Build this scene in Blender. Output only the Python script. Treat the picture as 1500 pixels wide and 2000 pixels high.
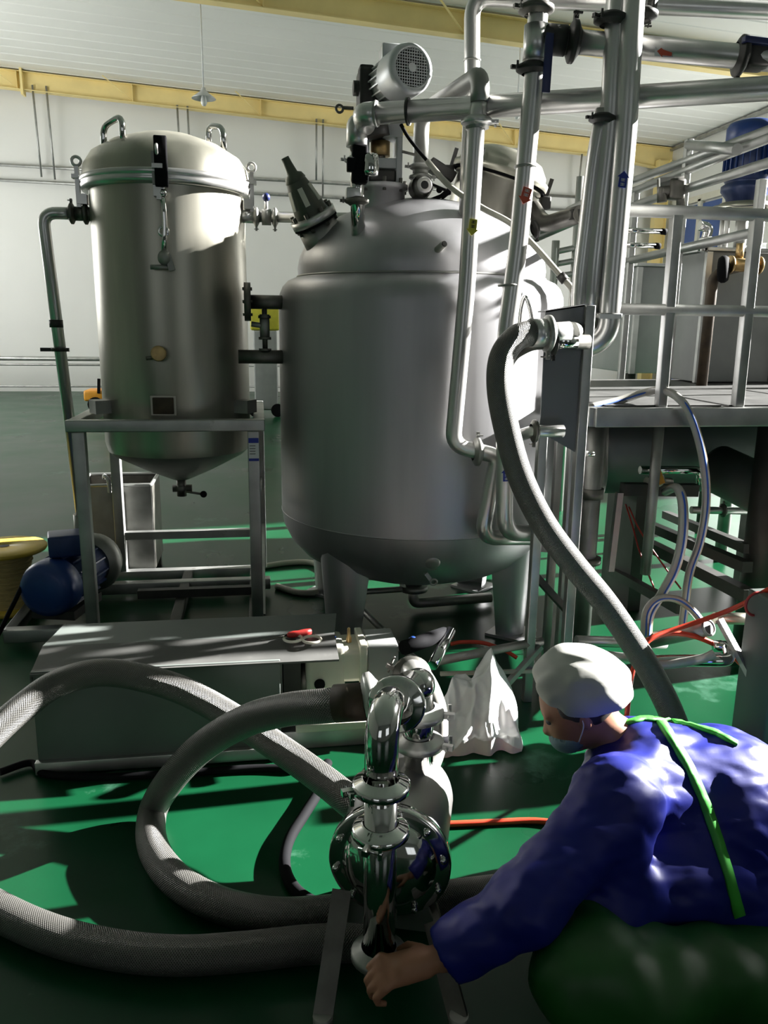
import bpy, bmesh, math, random
import numpy as np
from mathutils import Vector, Matrix, noise
random.seed(7)
S = bpy.context.scene
for o in list(bpy.data.objects):
    bpy.data.objects.remove(o)

# ------------------------------------------------------------------ camera
H, YAW, PITCH, ROLL, FPX = 1.7, math.radians(9), math.radians(13.3), math.radians(0.8), 1560.0
fw = Vector((math.sin(YAW)*math.cos(PITCH), math.cos(YAW)*math.cos(PITCH), -math.sin(PITCH)))
r0 = Vector((math.cos(YAW), -math.sin(YAW), 0)); u0 = r0.cross(fw)
cu = u0*math.cos(ROLL) - r0*math.sin(ROLL); cr = r0*math.cos(ROLL) + u0*math.sin(ROLL)
CAM = Vector((0, 0, H))
cam = bpy.data.cameras.new('camera'); camo = bpy.data.objects.new('camera', cam)
S.collection.objects.link(camo); S.camera = camo
M = Matrix((cr, cu, -fw)).transposed().to_4x4(); M.translation = CAM
camo.matrix_world = M
cam.sensor_fit = 'VERTICAL'; cam.sensor_height = 24.0; cam.lens = FPX*24.0/2000.0
cam.clip_start = 0.05; cam.clip_end = 200

# ------------------------------------------------------------------ light
W = bpy.data.worlds.new('sky'); S.world = W; W.use_nodes = True
bg = W.node_tree.nodes['Background']
sky = W.node_tree.nodes.new('ShaderNodeTexSky'); sky.sky_type = 'HOSEK_WILKIE'
sky.sun_direction = (0.94, 0.13, 0.31); sky.turbidity = 3.0
W.node_tree.links.new(sky.outputs[0], bg.inputs[0]); bg.inputs[1].default_value = 0.11

def aim(o, d):
    o.rotation_euler = Vector(d).to_track_quat('-Z', 'Y').to_euler()
sun = bpy.data.lights.new('sun', 'SUN'); suno = bpy.data.objects.new('sun', sun); S.collection.objects.link(suno)
sun.energy = 43.0; sun.angle = math.radians(0.8); sun.color = (1.0, 0.985, 0.96)
suno.location = (30, 8, 8)
SAZ, SEL = math.radians(81), math.radians(22)
aim(suno, (-math.sin(SAZ)*math.cos(SEL), -math.cos(SAZ)*math.cos(SEL), -math.sin(SEL)))

def area(name, loc, d, sx, sy, power, col=(1, 1, 1)):
    l = bpy.data.lights.new(name, 'AREA'); o = bpy.data.objects.new(name, l); S.collection.objects.link(o)
    l.shape = 'RECTANGLE'; l.size = sx; l.size_y = sy; l.energy = power; l.color = col
    o.location = loc; aim(o, d); return o
# daylight at the window openings of the hall
area('window_daylight_left', (-8.85, 14.6, 3.3), (1, 0.1, 0.22), 9.0, 3.0, 720, (1.0, 1.0, 0.97))
area('window_daylight_right', (10.15, 15.6, 2.6), (-1, 0.1, 0.25), 6.0, 2.6, 360, (1.0, 0.99, 0.95))
area('window_daylight_front', (-4.5, -7.85, 3.0), (0.12, 1, -0.05), 4.0, 3.0, 7, (0.93, 0.96, 1.0))
area('window_daylight_front_b', (4.5, -7.85, 3.0), (-0.05, 1, -0.05), 4.0, 3.0, 6, (0.93, 0.96, 1.0))

vs = S.view_settings
vs.view_transform = 'Standard'; vs.look = 'None'; vs.gamma = 1.0; vs.use_curve_mapping = False
vs.exposure = 0.0
S.cycles.max_bounces = 7; S.cycles.diffuse_bounces = 4; S.cycles.glossy_bounces = 4
S.cycles.transmission_bounces = 5; S.cycles.transparent_max_bounces = 8
S.cycles.sample_clamp_indirect = 6.0; S.cycles.caustics_reflective = False; S.cycles.caustics_refractive = False

# ------------------------------------------------------------------ picture point -> place
def ray(px, py): return fw + cr*((px-750)/FPX) - cu*((py-1000)/FPX)
def V(px, py, Y): d = ray(px, py); return CAM + d*(Y/d.y)
def G(px, py, z=0.0): d = ray(px, py); return CAM + d*((z-H)/d.z)
def VX(px, py, X): d = ray(px, py); return CAM + d*(X/d.x)
def PT(t):
    if isinstance(t, Vector): return t
    if len(t) == 4: return G(t[0], t[1], t[3])       # (px,py,'z',z)
    return V(*t)
def PTS(l): return [PT(t) for t in l]

# ------------------------------------------------------------------ materials
MATS = {}
def mat(name, col, rough=0.5, metal=0.0, var=0.12, scale=8.0, bump=0.0, stretch=(1, 1, 1), rvar=0.12, spec=0.5,
        spots=None, alpha=1.0, trans=0.0, emit=None, coat=0.0):
    m = bpy.data.materials.new(name); m.use_nodes = True; nt = m.node_tree; N = nt.nodes; L = nt.links
    b = N['Principled BSDF']
    tc = N.new('ShaderNodeTexCoord'); mp = N.new('ShaderNodeMapping'); mp.inputs['Scale'].default_value = stretch
    L.new(tc.outputs['Object'], mp.inputs['Vector'])
    nz = N.new('ShaderNodeTexNoise'); nz.inputs['Scale'].default_value = scale; nz.inputs['Detail'].default_value = 6
    L.new(mp.outputs[0], nz.inputs['Vector'])
    rp = N.new('ShaderNodeValToRGB'); e = rp.color_ramp.elements
    e[0].position = 0.3; e[1].position = 0.7
    e[0].color = tuple(max(0, c*(1-var)) for c in col)+(1,); e[1].color = tuple(min(1, c*(1+var)) for c in col)+(1,)
    L.new(nz.outputs['Fac'], rp.inputs[0]); out = rp.outputs[0]
    if spots:
        sc, thr, scol = spots
        n2 = N.new('ShaderNodeTexNoise'); n2.inputs['Scale'].default_value = sc; n2.inputs['Detail'].default_value = 8
        n2.inputs['Roughness'].default_value = 0.65
        L.new(tc.outputs['Object'], n2.inputs['Vector'])
        r2 = N.new('ShaderNodeValToRGB'); r2.color_ramp.elements[0].position = thr; r2.color_ramp.elements[1].position = min(1, thr+0.12)
        L.new(n2.outputs['Fac'], r2.inputs[0])
        mx = N.new('ShaderNodeMix'); mx.data_type = 'RGBA'
        L.new(r2.outputs[0], mx.inputs[0]); L.new(out, mx.inputs[6]); mx.inputs[7].default_value = tuple(scol)+(1,)
        out = mx.outputs[2]
    L.new(out, b.inputs['Base Color'])
    mr = N.new('ShaderNodeMapRange'); mr.inputs[3].default_value = max(0.02, rough-rvar*rough); mr.inputs[4].default_value = min(1, rough+rvar*rough)
    L.new(nz.outputs['Fac'], mr.inputs[0]); L.new(mr.outputs[0], b.inputs['Roughness'])
    b.inputs['Metallic'].default_value = metal; b.inputs['Specular IOR Level'].default_value = spec
    b.inputs['Alpha'].default_value = alpha; b.inputs['Transmission Weight'].default_value = trans
    b.inputs['Coat Weight'].default_value = coat
    if emit:
        b.inputs['Emission Color'].default_value = tuple(emit[:3])+(1,); b.inputs['Emission Strength'].default_value = emit[3]
    if bump:
        bp = N.new('ShaderNodeBump'); bp.inputs['Strength'].default_value = bump; bp.inputs['Distance'].default_value = 0.01
        L.new(nz.outputs['Fac'], bp.inputs['Height']); L.new(bp.outputs[0], b.inputs['Normal'])
    MATS[name] = m; return m
mat('wall', (0.78, 0.78, 0.75), 0.7, var=0.03, scale=0.6)
mat('wall_dark', (0.32, 0.33, 0.33), 0.7, var=0.05, scale=0.6)
mat('ceiling', (0.80, 0.81, 0.77), 0.6, var=0.03, scale=0.5)
mat('yellow_steel', (0.86, 0.70, 0.31), 0.5, var=0.08, scale=1.5)
mat('floor', (0.0035, 0.048, 0.018), 0.30, var=0.3, scale=1.4, spec=0.16, spots=(2.2, 0.62, (0.06, 0.15, 0.10)), bump=0.03, rvar=0.3)
mat('steel', (0.62, 0.61, 0.59), 0.33, 0.76, var=0.14, scale=5, stretch=(1, 1, 0.25), rvar=0.25)
mat('steel_brushed', (0.405, 0.40, 0.41), 0.46, 0.84, var=0.12, scale=4, stretch=(1.5, 1.5, 0.12), rvar=0.2, bump=0.02)
mat('steel_warm', (0.41, 0.395, 0.33), 0.36, 0.75, var=0.22, scale=3.5, stretch=(1.6, 1.6, 0.2), rvar=0.25, spots=(9, 0.68, (0.3, 0.27, 0.2)))
mat('steel_shroud', (0.26, 0.255, 0.245), 0.40, 1.0, var=0.15, scale=4, stretch=(1.5, 0.2, 1.5))  # darkened copy of brushed steel, standing in for shadow on the shroud
mat('steel_polish', (0.66, 0.65, 0.63), 0.07, 1.0, var=0.05, scale=5)
mat('steel_dull', (0.29, 0.29, 0.27), 0.5, 0.8, var=0.2, scale=7, rvar=0.2)
mat('steel_dark', (0.14, 0.135, 0.12), 0.5, 0.9, var=0.3, scale=12)
mat('frame_steel', (0.38, 0.385, 0.37), 0.45, 0.85, var=0.2, scale=6, spots=(7, 0.66, (0.2, 0.18, 0.14)))
mat('frame_dark', (0.06, 0.06, 0.055), 0.55, 0.6, var=0.3, scale=6)
mat('plate_grey', (0.18, 0.185, 0.19), 0.45, 0.5, var=0.1, scale=3)
mat('paint_grey', (0.34, 0.35, 0.34), 0.55, 0.0, var=0.1, scale=5)
mat('box_green_grey', (0.14, 0.157, 0.145), 0.5, 0.0, var=0.08, scale=5, spots=(10, 0.68, (0.24, 0.24, 0.22)))
mat('box_top', (0.10, 0.10, 0.094), 0.5, 0.0, var=0.15, scale=6, spots=(12, 0.62, (0.15, 0.147, 0.138)))  # base darkened to stand in for shade on the cover top
mat('black_rubber', (0.008, 0.008, 0.009), 0.8, var=0.2, spec=0.08)
mat('black_iron', (0.03, 0.029, 0.026), 0.5, 0.3, var=0.3, scale=14)
mat('navy_plastic', (0.012, 0.02, 0.10), 0.4, var=0.15)
mat('blue_paint', (0.012, 0.045, 0.20), 0.38, var=0.15)
mat('blue_dark_paint', (0.015, 0.035, 0.13), 0.4, var=0.15)
mat('blue_door', (0.07, 0.13, 0.36), 0.6, var=0.05)
mat('cream', (0.74, 0.71, 0.60), 0.45, var=0.06)
mat('white_paint', (0.74, 0.75, 0.76), 0.4, var=0.05)
mat('motor_grey', (0.60, 0.61, 0.61), 0.4, 0.35, var=0.08)
mat('olive', (0.085, 0.095, 0.07), 0.5, 0.3, var=0.2, scale=10)
mat('brass', (0.42, 0.29, 0.13), 0.4, 0.8, var=0.3, scale=20)
mat('rust_pipe', (0.05, 0.035, 0.02), 0.65, 0.2, var=0.4, scale=18)
mat('yellow_plastic', (0.62, 0.42, 0.05), 0.5, var=0.1)
mat('rope', (0.55, 0.40, 0.16), 0.8, var=0.25, scale=60, stretch=(0.3, 0.3, 3), bump=0.4)
mat('orange', (0.75, 0.33, 0.03), 0.45, var=0.1)
mat('red_hose', (0.68, 0.055, 0.02), 0.4, var=0.1)
mat('red_plastic', (0.45, 0.03, 0.025), 0.4, var=0.1)
mat('sticker_red', (0.62, 0.09, 0.04), 0.5, var=0.1)
mat('sticker_blue', (0.01, 0.03, 0.30), 0.5, var=0.1)
mat('sticker_yellow', (0.60, 0.55, 0.05), 0.5, var=0.1)
mat('sticker_white', (0.75, 0.75, 0.75), 0.5, var=0.05)
mat('ink_black', (0.02, 0.02, 0.02), 0.6)
mat('bag_white', (0.93, 0.92, 0.90), 0.5, var=0.03)
mat('coat_blue', (0.005, 0.010, 0.17), 0.5, var=0.15, scale=5, bump=0.25, spec=0.35)
mat('apron_green', (0.012, 0.085, 0.012), 0.5, var=0.2, scale=6, bump=0.15)
mat('strap_green', (0.05, 0.38, 0.04), 0.5, var=0.12)
mat('skin', (0.36, 0.17, 0.10), 0.5, var=0.1, scale=14)
mat('hair', (0.012, 0.010, 0.009), 0.6)
mat('cap_white', (0.48, 0.48, 0.44), 0.75, var=0.06, scale=6, bump=0.12)
mat('mask_blue', (0.15, 0.24, 0.26), 0.7, var=0.05)
mat('trousers', (0.02, 0.025, 0.06), 0.7)
mat('shoe_white', (0.5, 0.5, 0.5), 0.6)
mat('clear_hose', (0.62, 0.60, 0.54), 0.2, var=0.08, trans=0.35)
mat('beige_hose', (0.52, 0.50, 0.42), 0.4, var=0.1)
mat('blue_stripe', (0.02, 0.10, 0.45), 0.4)
mat('amber_stripe', (0.55, 0.36, 0.22), 0.4)
mat('deck', (0.11, 0.11, 0.105), 0.5, 0.6, var=0.25, scale=6, spots=(4, 0.6, (0.22, 0.21, 0.19)))
mat('concrete', (0.20, 0.20, 0.19), 0.9, var=0.1, scale=0.8)
mat('frosted_pane', (0.7, 0.72, 0.72), 0.5, emit=(0.9, 0.95, 1.0, 0.8))  # added to stop sun at right; its glow stands in for daylight
mat('bulb_glass', (0.85, 0.85, 0.83), 0.2)
mat('gasket_white', (0.85, 0.80, 0.68), 0.5)

def hose_mat():
    m = bpy.data.materials.new('braided_steel'); m.use_nodes = True; nt = m.node_tree; N = nt.nodes; L = nt.links
    b = N['Principled BSDF']; b.inputs['Metallic'].default_value = 0.6; b.inputs['Roughness'].default_value = 0.4
    uv = N.new('ShaderNodeUVMap'); sp = N.new('ShaderNodeSeparateXYZ'); L.new(uv.outputs[0], sp.inputs[0])
    def math_(op, a, bb=None):
        n = N.new('ShaderNodeMath'); n.operation = op
        if isinstance(a, (int, float)): n.inputs[0].default_value = a
        else: L.new(a, n.inputs[0])
        if bb is not None:
            if isinstance(bb, (int, float)): n.inputs[1].default_value = bb
            else: L.new(bb, n.inputs[1])
        return n.outputs[0]
    u = math_('MULTIPLY', sp.outputs[0], 900.0); v = math_('MULTIPLY', sp.outputs[1], 2*math.pi*34)
    a1 = math_('SINE', math_('ADD', u, v)); a2 = math_('SINE', math_('SUBTRACT', u, v))
    h = math_('MAXIMUM', a1, a2)
    mr = N.new('ShaderNodeMapRange'); mr.inputs[1].default_value = -0.6; mr.inputs[2].default_value = 1.0
    L.new(h, mr.inputs[0])
    rp = N.new('ShaderNodeValToRGB'); rp.color_ramp.elements[0].color = (0.055, 0.053, 0.047, 1); rp.color_ramp.elements[1].color = (0.18, 0.174, 0.162, 1)
    L.new(mr.outputs[0], rp.inputs[0]); L.new(rp.outputs[0], b.inputs['Base Color'])
    bp = N.new('ShaderNodeBump'); bp.inputs['Strength'].default_value = 0.7; bp.inputs['Distance'].default_value = 0.003
    L.new(mr.outputs[0], bp.inputs['Height']); L.new(bp.outputs[0], b.inputs['Normal'])
    MATS['braid'] = m
hose_mat()

# ------------------------------------------------------------------ mesh builder
def frame_of(d):
    d = Vector(d).normalized(); a = Vector((0, 0, 1)) if abs(d.z) < 0.9 else Vector((1, 0, 0))
    x = a.cross(d).normalized(); return x, d.cross(x), d
def fillet(pts, r, n=6):
    pts = [Vector(p) for p in pts]; out = [pts[0]]
    rs = r if isinstance(r, (list, tuple)) else [r]*(len(pts)-2)
    for i in range(1, len(pts)-1):
        a, b, c = pts[i-1], pts[i], pts[i+1]
        d1 = (a-b); d2 = (c-b); l = min(rs[i-1], d1.length*0.49, d2.length*0.49)
        p, q = b+d1.normalized()*l, b+d2.normalized()*l
        for k in range(n+1):
            t = k/n; out.append(p*(1-t)**2 + b*2*t*(1-t) + q*t*t)
    out.append(pts[-1]); return out
def spline(pts, n=10):
    P = [Vector(p) for p in pts]; P = [P[0]*2-P[1]] + P + [P[-1]*2-P[-2]]; out = []
    for i in range(1, len(P)-2):
        for k in range(n):
            t = k/n; a, b, c, d = P[i-1], P[i], P[i+1], P[i+2]
            out.append(0.5*((2*b)+(c-a)*t+(2*a-5*b+4*c-d)*t*t+(3*b-a-3*c+d)*t*t*t))
    out.append(P[-2]); return out

class MB:
    def __init__(s): s.v = []; s.f = []; s.uv = {}; s.sm = []
    def add(s, vs_, fs, smooth=True):
        o = len(s.v); s.v += [tuple(x) for x in vs_]
        for f in fs: s.f.append(tuple(i+o for i in f)); s.sm.append(smooth)
        return s
    def box(s, c, size, rot=None, bev=0.0):
        c = Vector(c); hx, hy, hz = (x/2 for x in size)
        R = rot if rot is not None else Matrix.Identity(3)
        if bev <= 0:
            p = [c+R@Vector((x, y, z)) for x in (-hx, hx) for y in (-hy, hy) for z in (-hz, hz)]
            s.add(p, [(0, 1, 3, 2), (4, 6, 7, 5), (0, 4, 5, 1), (2, 3, 7, 6), (0, 2, 6, 4), (1, 5, 7, 3)], False)
        else:
            bm = bmesh.new(); bmesh.ops.create_cube(bm, size=1)
            for q in bm.verts: q.co = Vector((q.co.x*size[0], q.co.y*size[1], q.co.z*size[2]))
            bmesh.ops.bevel(bm, geom=bm.edges[:], offset=bev, segments=2, affect='EDGES', profile=0.6)
            bm.verts.index_update()
            s.add([c+R@q.co for q in bm.verts], [[q.index for q in f.verts] for f in bm.faces], True); bm.free()
        return s
    def bar(s, a, b, w, h=None, up=(0, 0, 1), bev=0.0):
        a, b = Vector(a), Vector(b); d = (b-a); L_ = d.length; d.normalize(); up = Vector(up)
        if abs(d.dot(up)) > 0.95: up = Vector((0, 1, 0))
        x = up.cross(d).normalized(); y = d.cross(x)
        R = Matrix((x, y, d)).transposed()
        return s.box((a+b)/2, (w, h or w, L_), R, bev)
    def cyl(s, a, b, r, r2=None, n=24, cap=True):
        a, b = Vector(a), Vector(b); r2 = r if r2 is None else r2; x, y, d = frame_of(b-a)
        p = []
        for c, rr in ((a, r), (b, r2)):
            for k in range(n):
                t = 2*math.pi*k/n; p.append(c+x*rr*math.cos(t)+y*rr*math.sin(t))
        s.add(p, [(k, (k+1) % n, n+(k+1) % n, n+k) for k in range(n)], True)
        if cap:
            s.add(p[:n][::-1], [tuple(range(n))], False); s.add(p[n:], [tuple(range(n))], False)
        return s
    def tube(s, path, r, n=16, cap=True):
        path = [Vector(p) for p in path]; m = len(path)
        rr = r if callable(r) else (lambda t: r)
        T = []
        for i in range(m):
            d = path[min(i+1, m-1)]-path[max(i-1, 0)]; T.append(d.normalized() if d.length > 1e-9 else Vector((0, 0, 1)))
        x, y, _ = frame_of(T[0]); rings = []; L_ = 0; ln = [0]
        for i in range(m):
            if i:
                q = T[i-1].rotation_difference(T[i]); x = q @ x; y = q @ y
                L_ += (path[i]-path[i-1]).length; ln.append(L_)
            rad = rr(i/(m-1))
            rings.append([path[i]+x*rad*math.cos(2*math.pi*k/n)+y*rad*math.sin(2*math.pi*k/n) for k in range(n)])
        o = len(s.v)
        for R_ in rings: s.v += [tuple(p) for p in R_]
        for i in range(m-1):
            for k in range(n):
                k2 = (k+1) % n; s.f.append((o+i*n+k, o+i*n+k2, o+(i+1)*n+k2, o+(i+1)*n+k)); s.sm.append(True)
                s.uv[len(s.f)-1] = [(ln[i], k/n), (ln[i], (k+1)/n), (ln[i+1], (k+1)/n), (ln[i+1], k/n)]
        if cap:
            s.f.append(tuple(o+k for k in range(n))[::-1]); s.sm.append(False)
            s.f.append(tuple(o+(m-1)*n+k for k in range(n))); s.sm.append(False)
        return s
    def lathe(s, prof, c=(0, 0, 0), axis=(0, 0, 1), n=40, a0=0.0, a1=2*math.pi):
        c = Vector(c); x, y, d = frame_of(axis); full = abs(a1-a0-2*math.pi) < 1e-6; m = n if full else n+1
        p = []
        for r, z in prof:
            for k in range(m):
                t = a0+(a1-a0)*k/n; p.append(c+d*z+x*r*math.cos(t)+y*r*math.sin(t))
        fs = []
        for i in range(len(prof)-1):
            for k in range(n):
                k2 = (k+1) % m; fs.append((i*m+k, i*m+k2, (i+1)*m+k2, (i+1)*m+k))
        return s.add(p, fs, True)
    def ring(s, c, axis, R, r, n=32, k=10):
        return s.lathe([(R+r*math.cos(2*math.pi*i/k), r*math.sin(2*math.pi*i/k)) for i in range(k+1)], c, axis, n)
    def sphere(s, c, r, n=16, sc=(1, 1, 1), axis=(0, 0, 1)):
        x, y, d = frame_of(axis); c = Vector(c); p = []; fs = []; m = n//2
        for i in range(m+1):
            a = math.pi*i/m
            for k in range(n):
                t = 2*math.pi*k/n
                p.append(c+x*(r*sc[0]*math.sin(a)*math.cos(t))+y*(r*sc[1]*math.sin(a)*math.sin(t))+d*(r*sc[2]*math.cos(a)))
        for i in range(m):
            for k in range(n): fs.append((i*n+k, (i+1)*n+k, (i+1)*n+(k+1) % n, i*n+(k+1) % n))
        return s.add(p, fs, True)
    def prism(s, poly, ext):
        poly = [Vector(p) for p in poly]; e = Vector(ext); n = len(poly)
        s.add(poly+[p+e for p in poly], [tuple(range(n))[::-1], tuple(range(n, 2*n))]+[(k, (k+1) % n, n+(k+1) % n, n+k) for k in range(n)], False)
        return s
    def mesh(s, name, off=Vector((0, 0, 0))):
        me = bpy.data.meshes.new(name)
        me.from_pydata([(v[0]-off.x, v[1]-off.y, v[2]-off.z) for v in s.v], [], s.f)
        me.polygons.foreach_set('use_smooth', s.sm)
        if s.uv:
            ul = me.uv_layers.new(name='UVMap')
            for fi, uvs in s.uv.items():
                for li, q in zip(me.polygons[fi].loop_indices, uvs): ul.data[li].uv = q
        bm = bmesh.new(); bm.from_mesh(me); bmesh.ops.remove_doubles(bm, verts=bm.verts, dist=1e-6)
        bmesh.ops.recalc_face_normals(bm, faces=bm.faces); bm.to_mesh(me); bm.free()
        return me
    def build(s, name, m, parent=None, label=None, cat=None, group=None, kind=None, base=False):
        a = np.array(s.v); lo, hi = a.min(0), a.max(0); c = Vector((lo+hi)/2)
        if parent is None: c.z = lo[2]
        o = bpy.data.objects.new(name, s.mesh(name, c)); S.collection.objects.link(o)
        o.data.materials.append(MATS[m] if isinstance(m, str) else m)
        if parent is not None:
            o.parent = parent; o.location = c-WL[parent.name]
        else: o.location = c
        WL[o.name] = c
        tag(o, label, cat, group, kind); return o
WL = {}
def tag(o, label=None, cat=None, group=None, kind=None):
    if label: o['label'] = label
    if cat: o['category'] = cat
    if group: o['group'] = group
    if kind: o['kind'] = kind
def thing(name, loc, label, cat, group=None, kind=None):
    o = bpy.data.objects.new(name, None); S.collection.objects.link(o); o.location = Vector(loc); o.empty_display_size = 0.1
    WL[o.name] = Vector(loc); tag(o, label, cat, group, kind); return o
def tri_clamp(parent, c, axis, r, nut=None, m='steel_dull'):
    """sanitary clamp: two ferrules, the clamp band and its wing nut"""
    c = Vector(c); ax = Vector(axis).normalized()
    w = r*0.28
    b = MB().lathe([(r*1.02, -w*1.9), (r*1.12, -w*1.6), (r*1.5, -w*0.9), (r*1.62, -w*0.6), (r*1.62, w*0.6), (r*1.5, w*0.9), (r*1.12, w*1.6), (r*1.02, w*1.9)], c, ax, 24)
    o = b.build('clamp', m, parent)
    if nut is not None:
        nd = Vector(nut); nd = (nd-ax*nd.dot(ax)).normalized(); t = ax.cross(nd)
        q = MB(); p = c+nd*r*1.7
        q.bar(p-nd*r*0.3, p+nd*r*0.55, w*1.3, w*1.2)
        q.cyl(p+nd*r*0.2-t*r*0.5, p+nd*r*0.2+t*r*0.9, w*0.35, n=8)
        q.bar(p+nd*r*0.2+t*r*0.75-ax*r*0.38, p+nd*r*0.2+t*r*0.75+ax*r*0.38, w*0.7, w*0.5)
        q.build('wing_nut', m, o)
    return o
def arrow_sticker(parent, a, b, c_out, w, m, txt=True, ink='sticker_white'):
    """curved arrow sticker on a pipe from a (tail) to b (tip); c_out is the outward normal"""
    a, b = Vector(a), Vector(b); d = b-a; L_ = d.length; d.normalize(); n = Vector(c_out); n = (n-d*n.dot(d)).normalized(); t = d.cross(n)
    prof = [(0, .5), (.62, .5), (.62, .78), (1, 0.0)]
    poly = [a+d*L_*u+t*w*v for u, v in prof]+[a+d*L_*u-t*w*v for u, v in prof[::-1][1:]]
    o = MB().prism([p+n*0.0015 for p in poly], n*0.0015).build('arrow_sticker', m, parent)
    if txt:
        q = MB()
        for u in (0.18, 0.45):
            p = a+d*L_*u+n*0.0035
            for k in (-1, 0, 1):
                q.bar(p+t*w*0.26+d*L_*0.07*k, p-t*w*0.26+d*L_*0.07*k, L_*0.028, 0.0008, up=n)
            q.bar(p-d*L_*0.09, p+d*L_*0.09, w*0.10, 0.0008, up=n)
        q.build('lettering', ink, o)
    return o
# ================================================================== THE HALL
XL, XR, YB, YF = -9.0, 10.3, 20.3, -8.0
def roof(x): return 6.65-0.058*x
def struct(b, name, m, label, parent=None, cat=None):
    return b.build(name, m, parent, label, cat, None, 'structure' if parent is None else None)
struct(MB().box(((XL+XR)/2, (YB+YF)/2, -0.05), (XR-XL+0.6, YB-YF+0.6, 0.1)), 'floor', 'floor', 'glossy dark green epoxy floor of the factory hall')
struct(MB().box(((XL+XR)/2, YB+0.1, 3.7), (XR-XL+0.4, 0.2, 7.4)), 'wall_back', 'wall', 'pale grey panelled far wall of the hall')
struct(MB().box((22.6, 5, -.06), (24.0, 40, .1)), 'ground_outside', 'concrete', 'sunlit concrete yard outside the right doorways')
# left wall with its window band, front wall with two windows, right wall with the tall open doorways
def wall_with_holes(name, axis, at, lo, hi, top, holes, th, m, label):
    b = MB(); holes = sorted(holes); edges = [lo]
    def bx(a0, a1, z0, z1):
        if a1-a0 < 1e-4 or z1-z0 < 1e-4: return
        if axis == 'x': b.box((at, (a0+a1)/2, (z0+z1)/2), (th, a1-a0, z1-z0))
        else: b.box(((a0+a1)/2, at, (z0+z1)/2), (a1-a0, th, z1-z0))
    cur = lo
    for a0, a1, z0, z1 in holes:
        bx(cur, a0, 0, top); bx(a0, a1, 0, z0); bx(a0, a1, z1, top); cur = a1
    bx(cur, hi, 0, top)
    return struct(b, name, m, label)
HL = [(10.0, 12.9, 1.8, 4.8), (13.1, 16.0, 1.8, 4.8), (16.2, 19.1, 1.8, 4.8)]
HR = [(3.14, 5.7, 0.0, 6.35), (5.82, 8.4, 0.0, 6.35), (12.6, 15.5, 1.2, 3.8), (15.7, 18.6, 1.2, 3.4)]
HF = [(-6.5, -2.5, 1.5, 4.5), (2.5, 6.5, 1.5, 4.5)]
wall_with_holes('wall_left', 'x', XL-0.1, YF-0.2, YB+0.2, 7.4, HL, 0.2, 'wall', 'pale left wall of the hall with a window band')
wall_with_holes('wall_right', 'x', XR+0.1, YF-0.2, YB+0.2, 6.4, HR, 0.2, 'wall', 'pale right wall under the sloping roof edge')
wall_with_holes('wall_front', 'y', YF-0.1, XL-0.2, XR+0.2, 7.4, HF, 0.2, 'wall_dark', 'hall wall behind the viewer')
wn = 0
for (a0, a1, z0, z1) in HL+HR[2:]:
    wn += 1; left = wn <= 3; X = XL-0.1 if left else XR+0.1
    w = thing('window_%d' % wn, (X, (a0+a1)/2, z0), 'tall framed window in the %s wall' % ('left' if left else 'right'), 'window', None, 'structure')
    for a in (a0+0.03, (a0+a1)/2, a1-0.03): MB().box((X, a, (z0+z1)/2), (0.06, 0.06, z1-z0)).build('window_mullion', 'white_paint', w)
    for z in (z0+0.03, z1-0.03): MB().box((X, (a0+a1)/2, z), (0.06, a1-a0, 0.06)).build('window_rail', 'white_paint', w)
    for a, c in ((a0, (a0+a1)/2), ((a0+a1)/2, a1)): MB().box((X, (a+c)/2, (z0+z1)/2), (0.012, c-a-.07, z1-z0-.06)).build('pane', 'frosted_pane', w)
for (a0, a1, z0, z1) in HF:
    wn += 1
    w = thing('window_%d' % wn, ((a0+a1)/2, YF-0.1, z0), 'tall framed window behind the viewer', 'window', None, 'structure')
    for a in (a0+0.03, (a0+a1)/2, a1-0.03): MB().box((a, YF-0.1, (z0+z1)/2), (0.06, 0.06, z1-z0)).build('window_mullion', 'white_paint', w)
    for z in (z0+0.03, z1-0.03): MB().box(((a0+a1)/2, YF-0.1, z), (a1-a0, 0.06, 0.06)).build('window_rail', 'white_paint', w)
    for a, c in ((a0, (a0+a1)/2), ((a0+a1)/2, a1)): MB().box(((a+c)/2, YF-0.1, (z0+z1)/2), (c-a-.07, 0.012, z1-z0-.06)).build('pane', 'frosted_pane', w)
# ceiling: ribbed sheets running down the slope
b = MB(); y = YF
ys = []
while y < YB+0.01:
    ys += [(y, 0), (y+0.40, 0), (y+0.42, 0.012), (y+0.48, 0.012)]; y += 0.5
SKY = (7.9, 10.25, 2.99, 8.45)                             # unseen roof opening, added to let the higher sun in over the doorways
for i in range(len(ys)-1):
    (ya, da), (yb, db) = ys[i], ys[i+1]
    xe = SKY[0] if ya >= SKY[2] and yb <= SKY[3] else XR
    b.add([(XL, ya, roof(XL)-da), (xe, ya, roof(xe)-da), (xe, yb, roof(xe)-db), (XL, yb, roof(XL)-db)], [(0, 1, 2, 3)], False)
def lid(x0, x1, y0, y1): b.add([(x0, y0, roof(x0)+.1), (x1, y0, roof(x1)+.1), (x1, y1, roof(x1)+.1), (x0, y1, roof(x0)+.1)], [(0, 1, 2, 3)], False)
lid(XL-.3, XR+.3, YF-.3, SKY[2]); lid(XL-.3, SKY[0], SKY[2], SKY[3]); lid(XL-.3, XR+.3, SKY[3], YB+.3)
struct(b, 'ceiling', 'ceiling', 'ribbed grey white sheet metal ceiling sloping down to the right')
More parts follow.
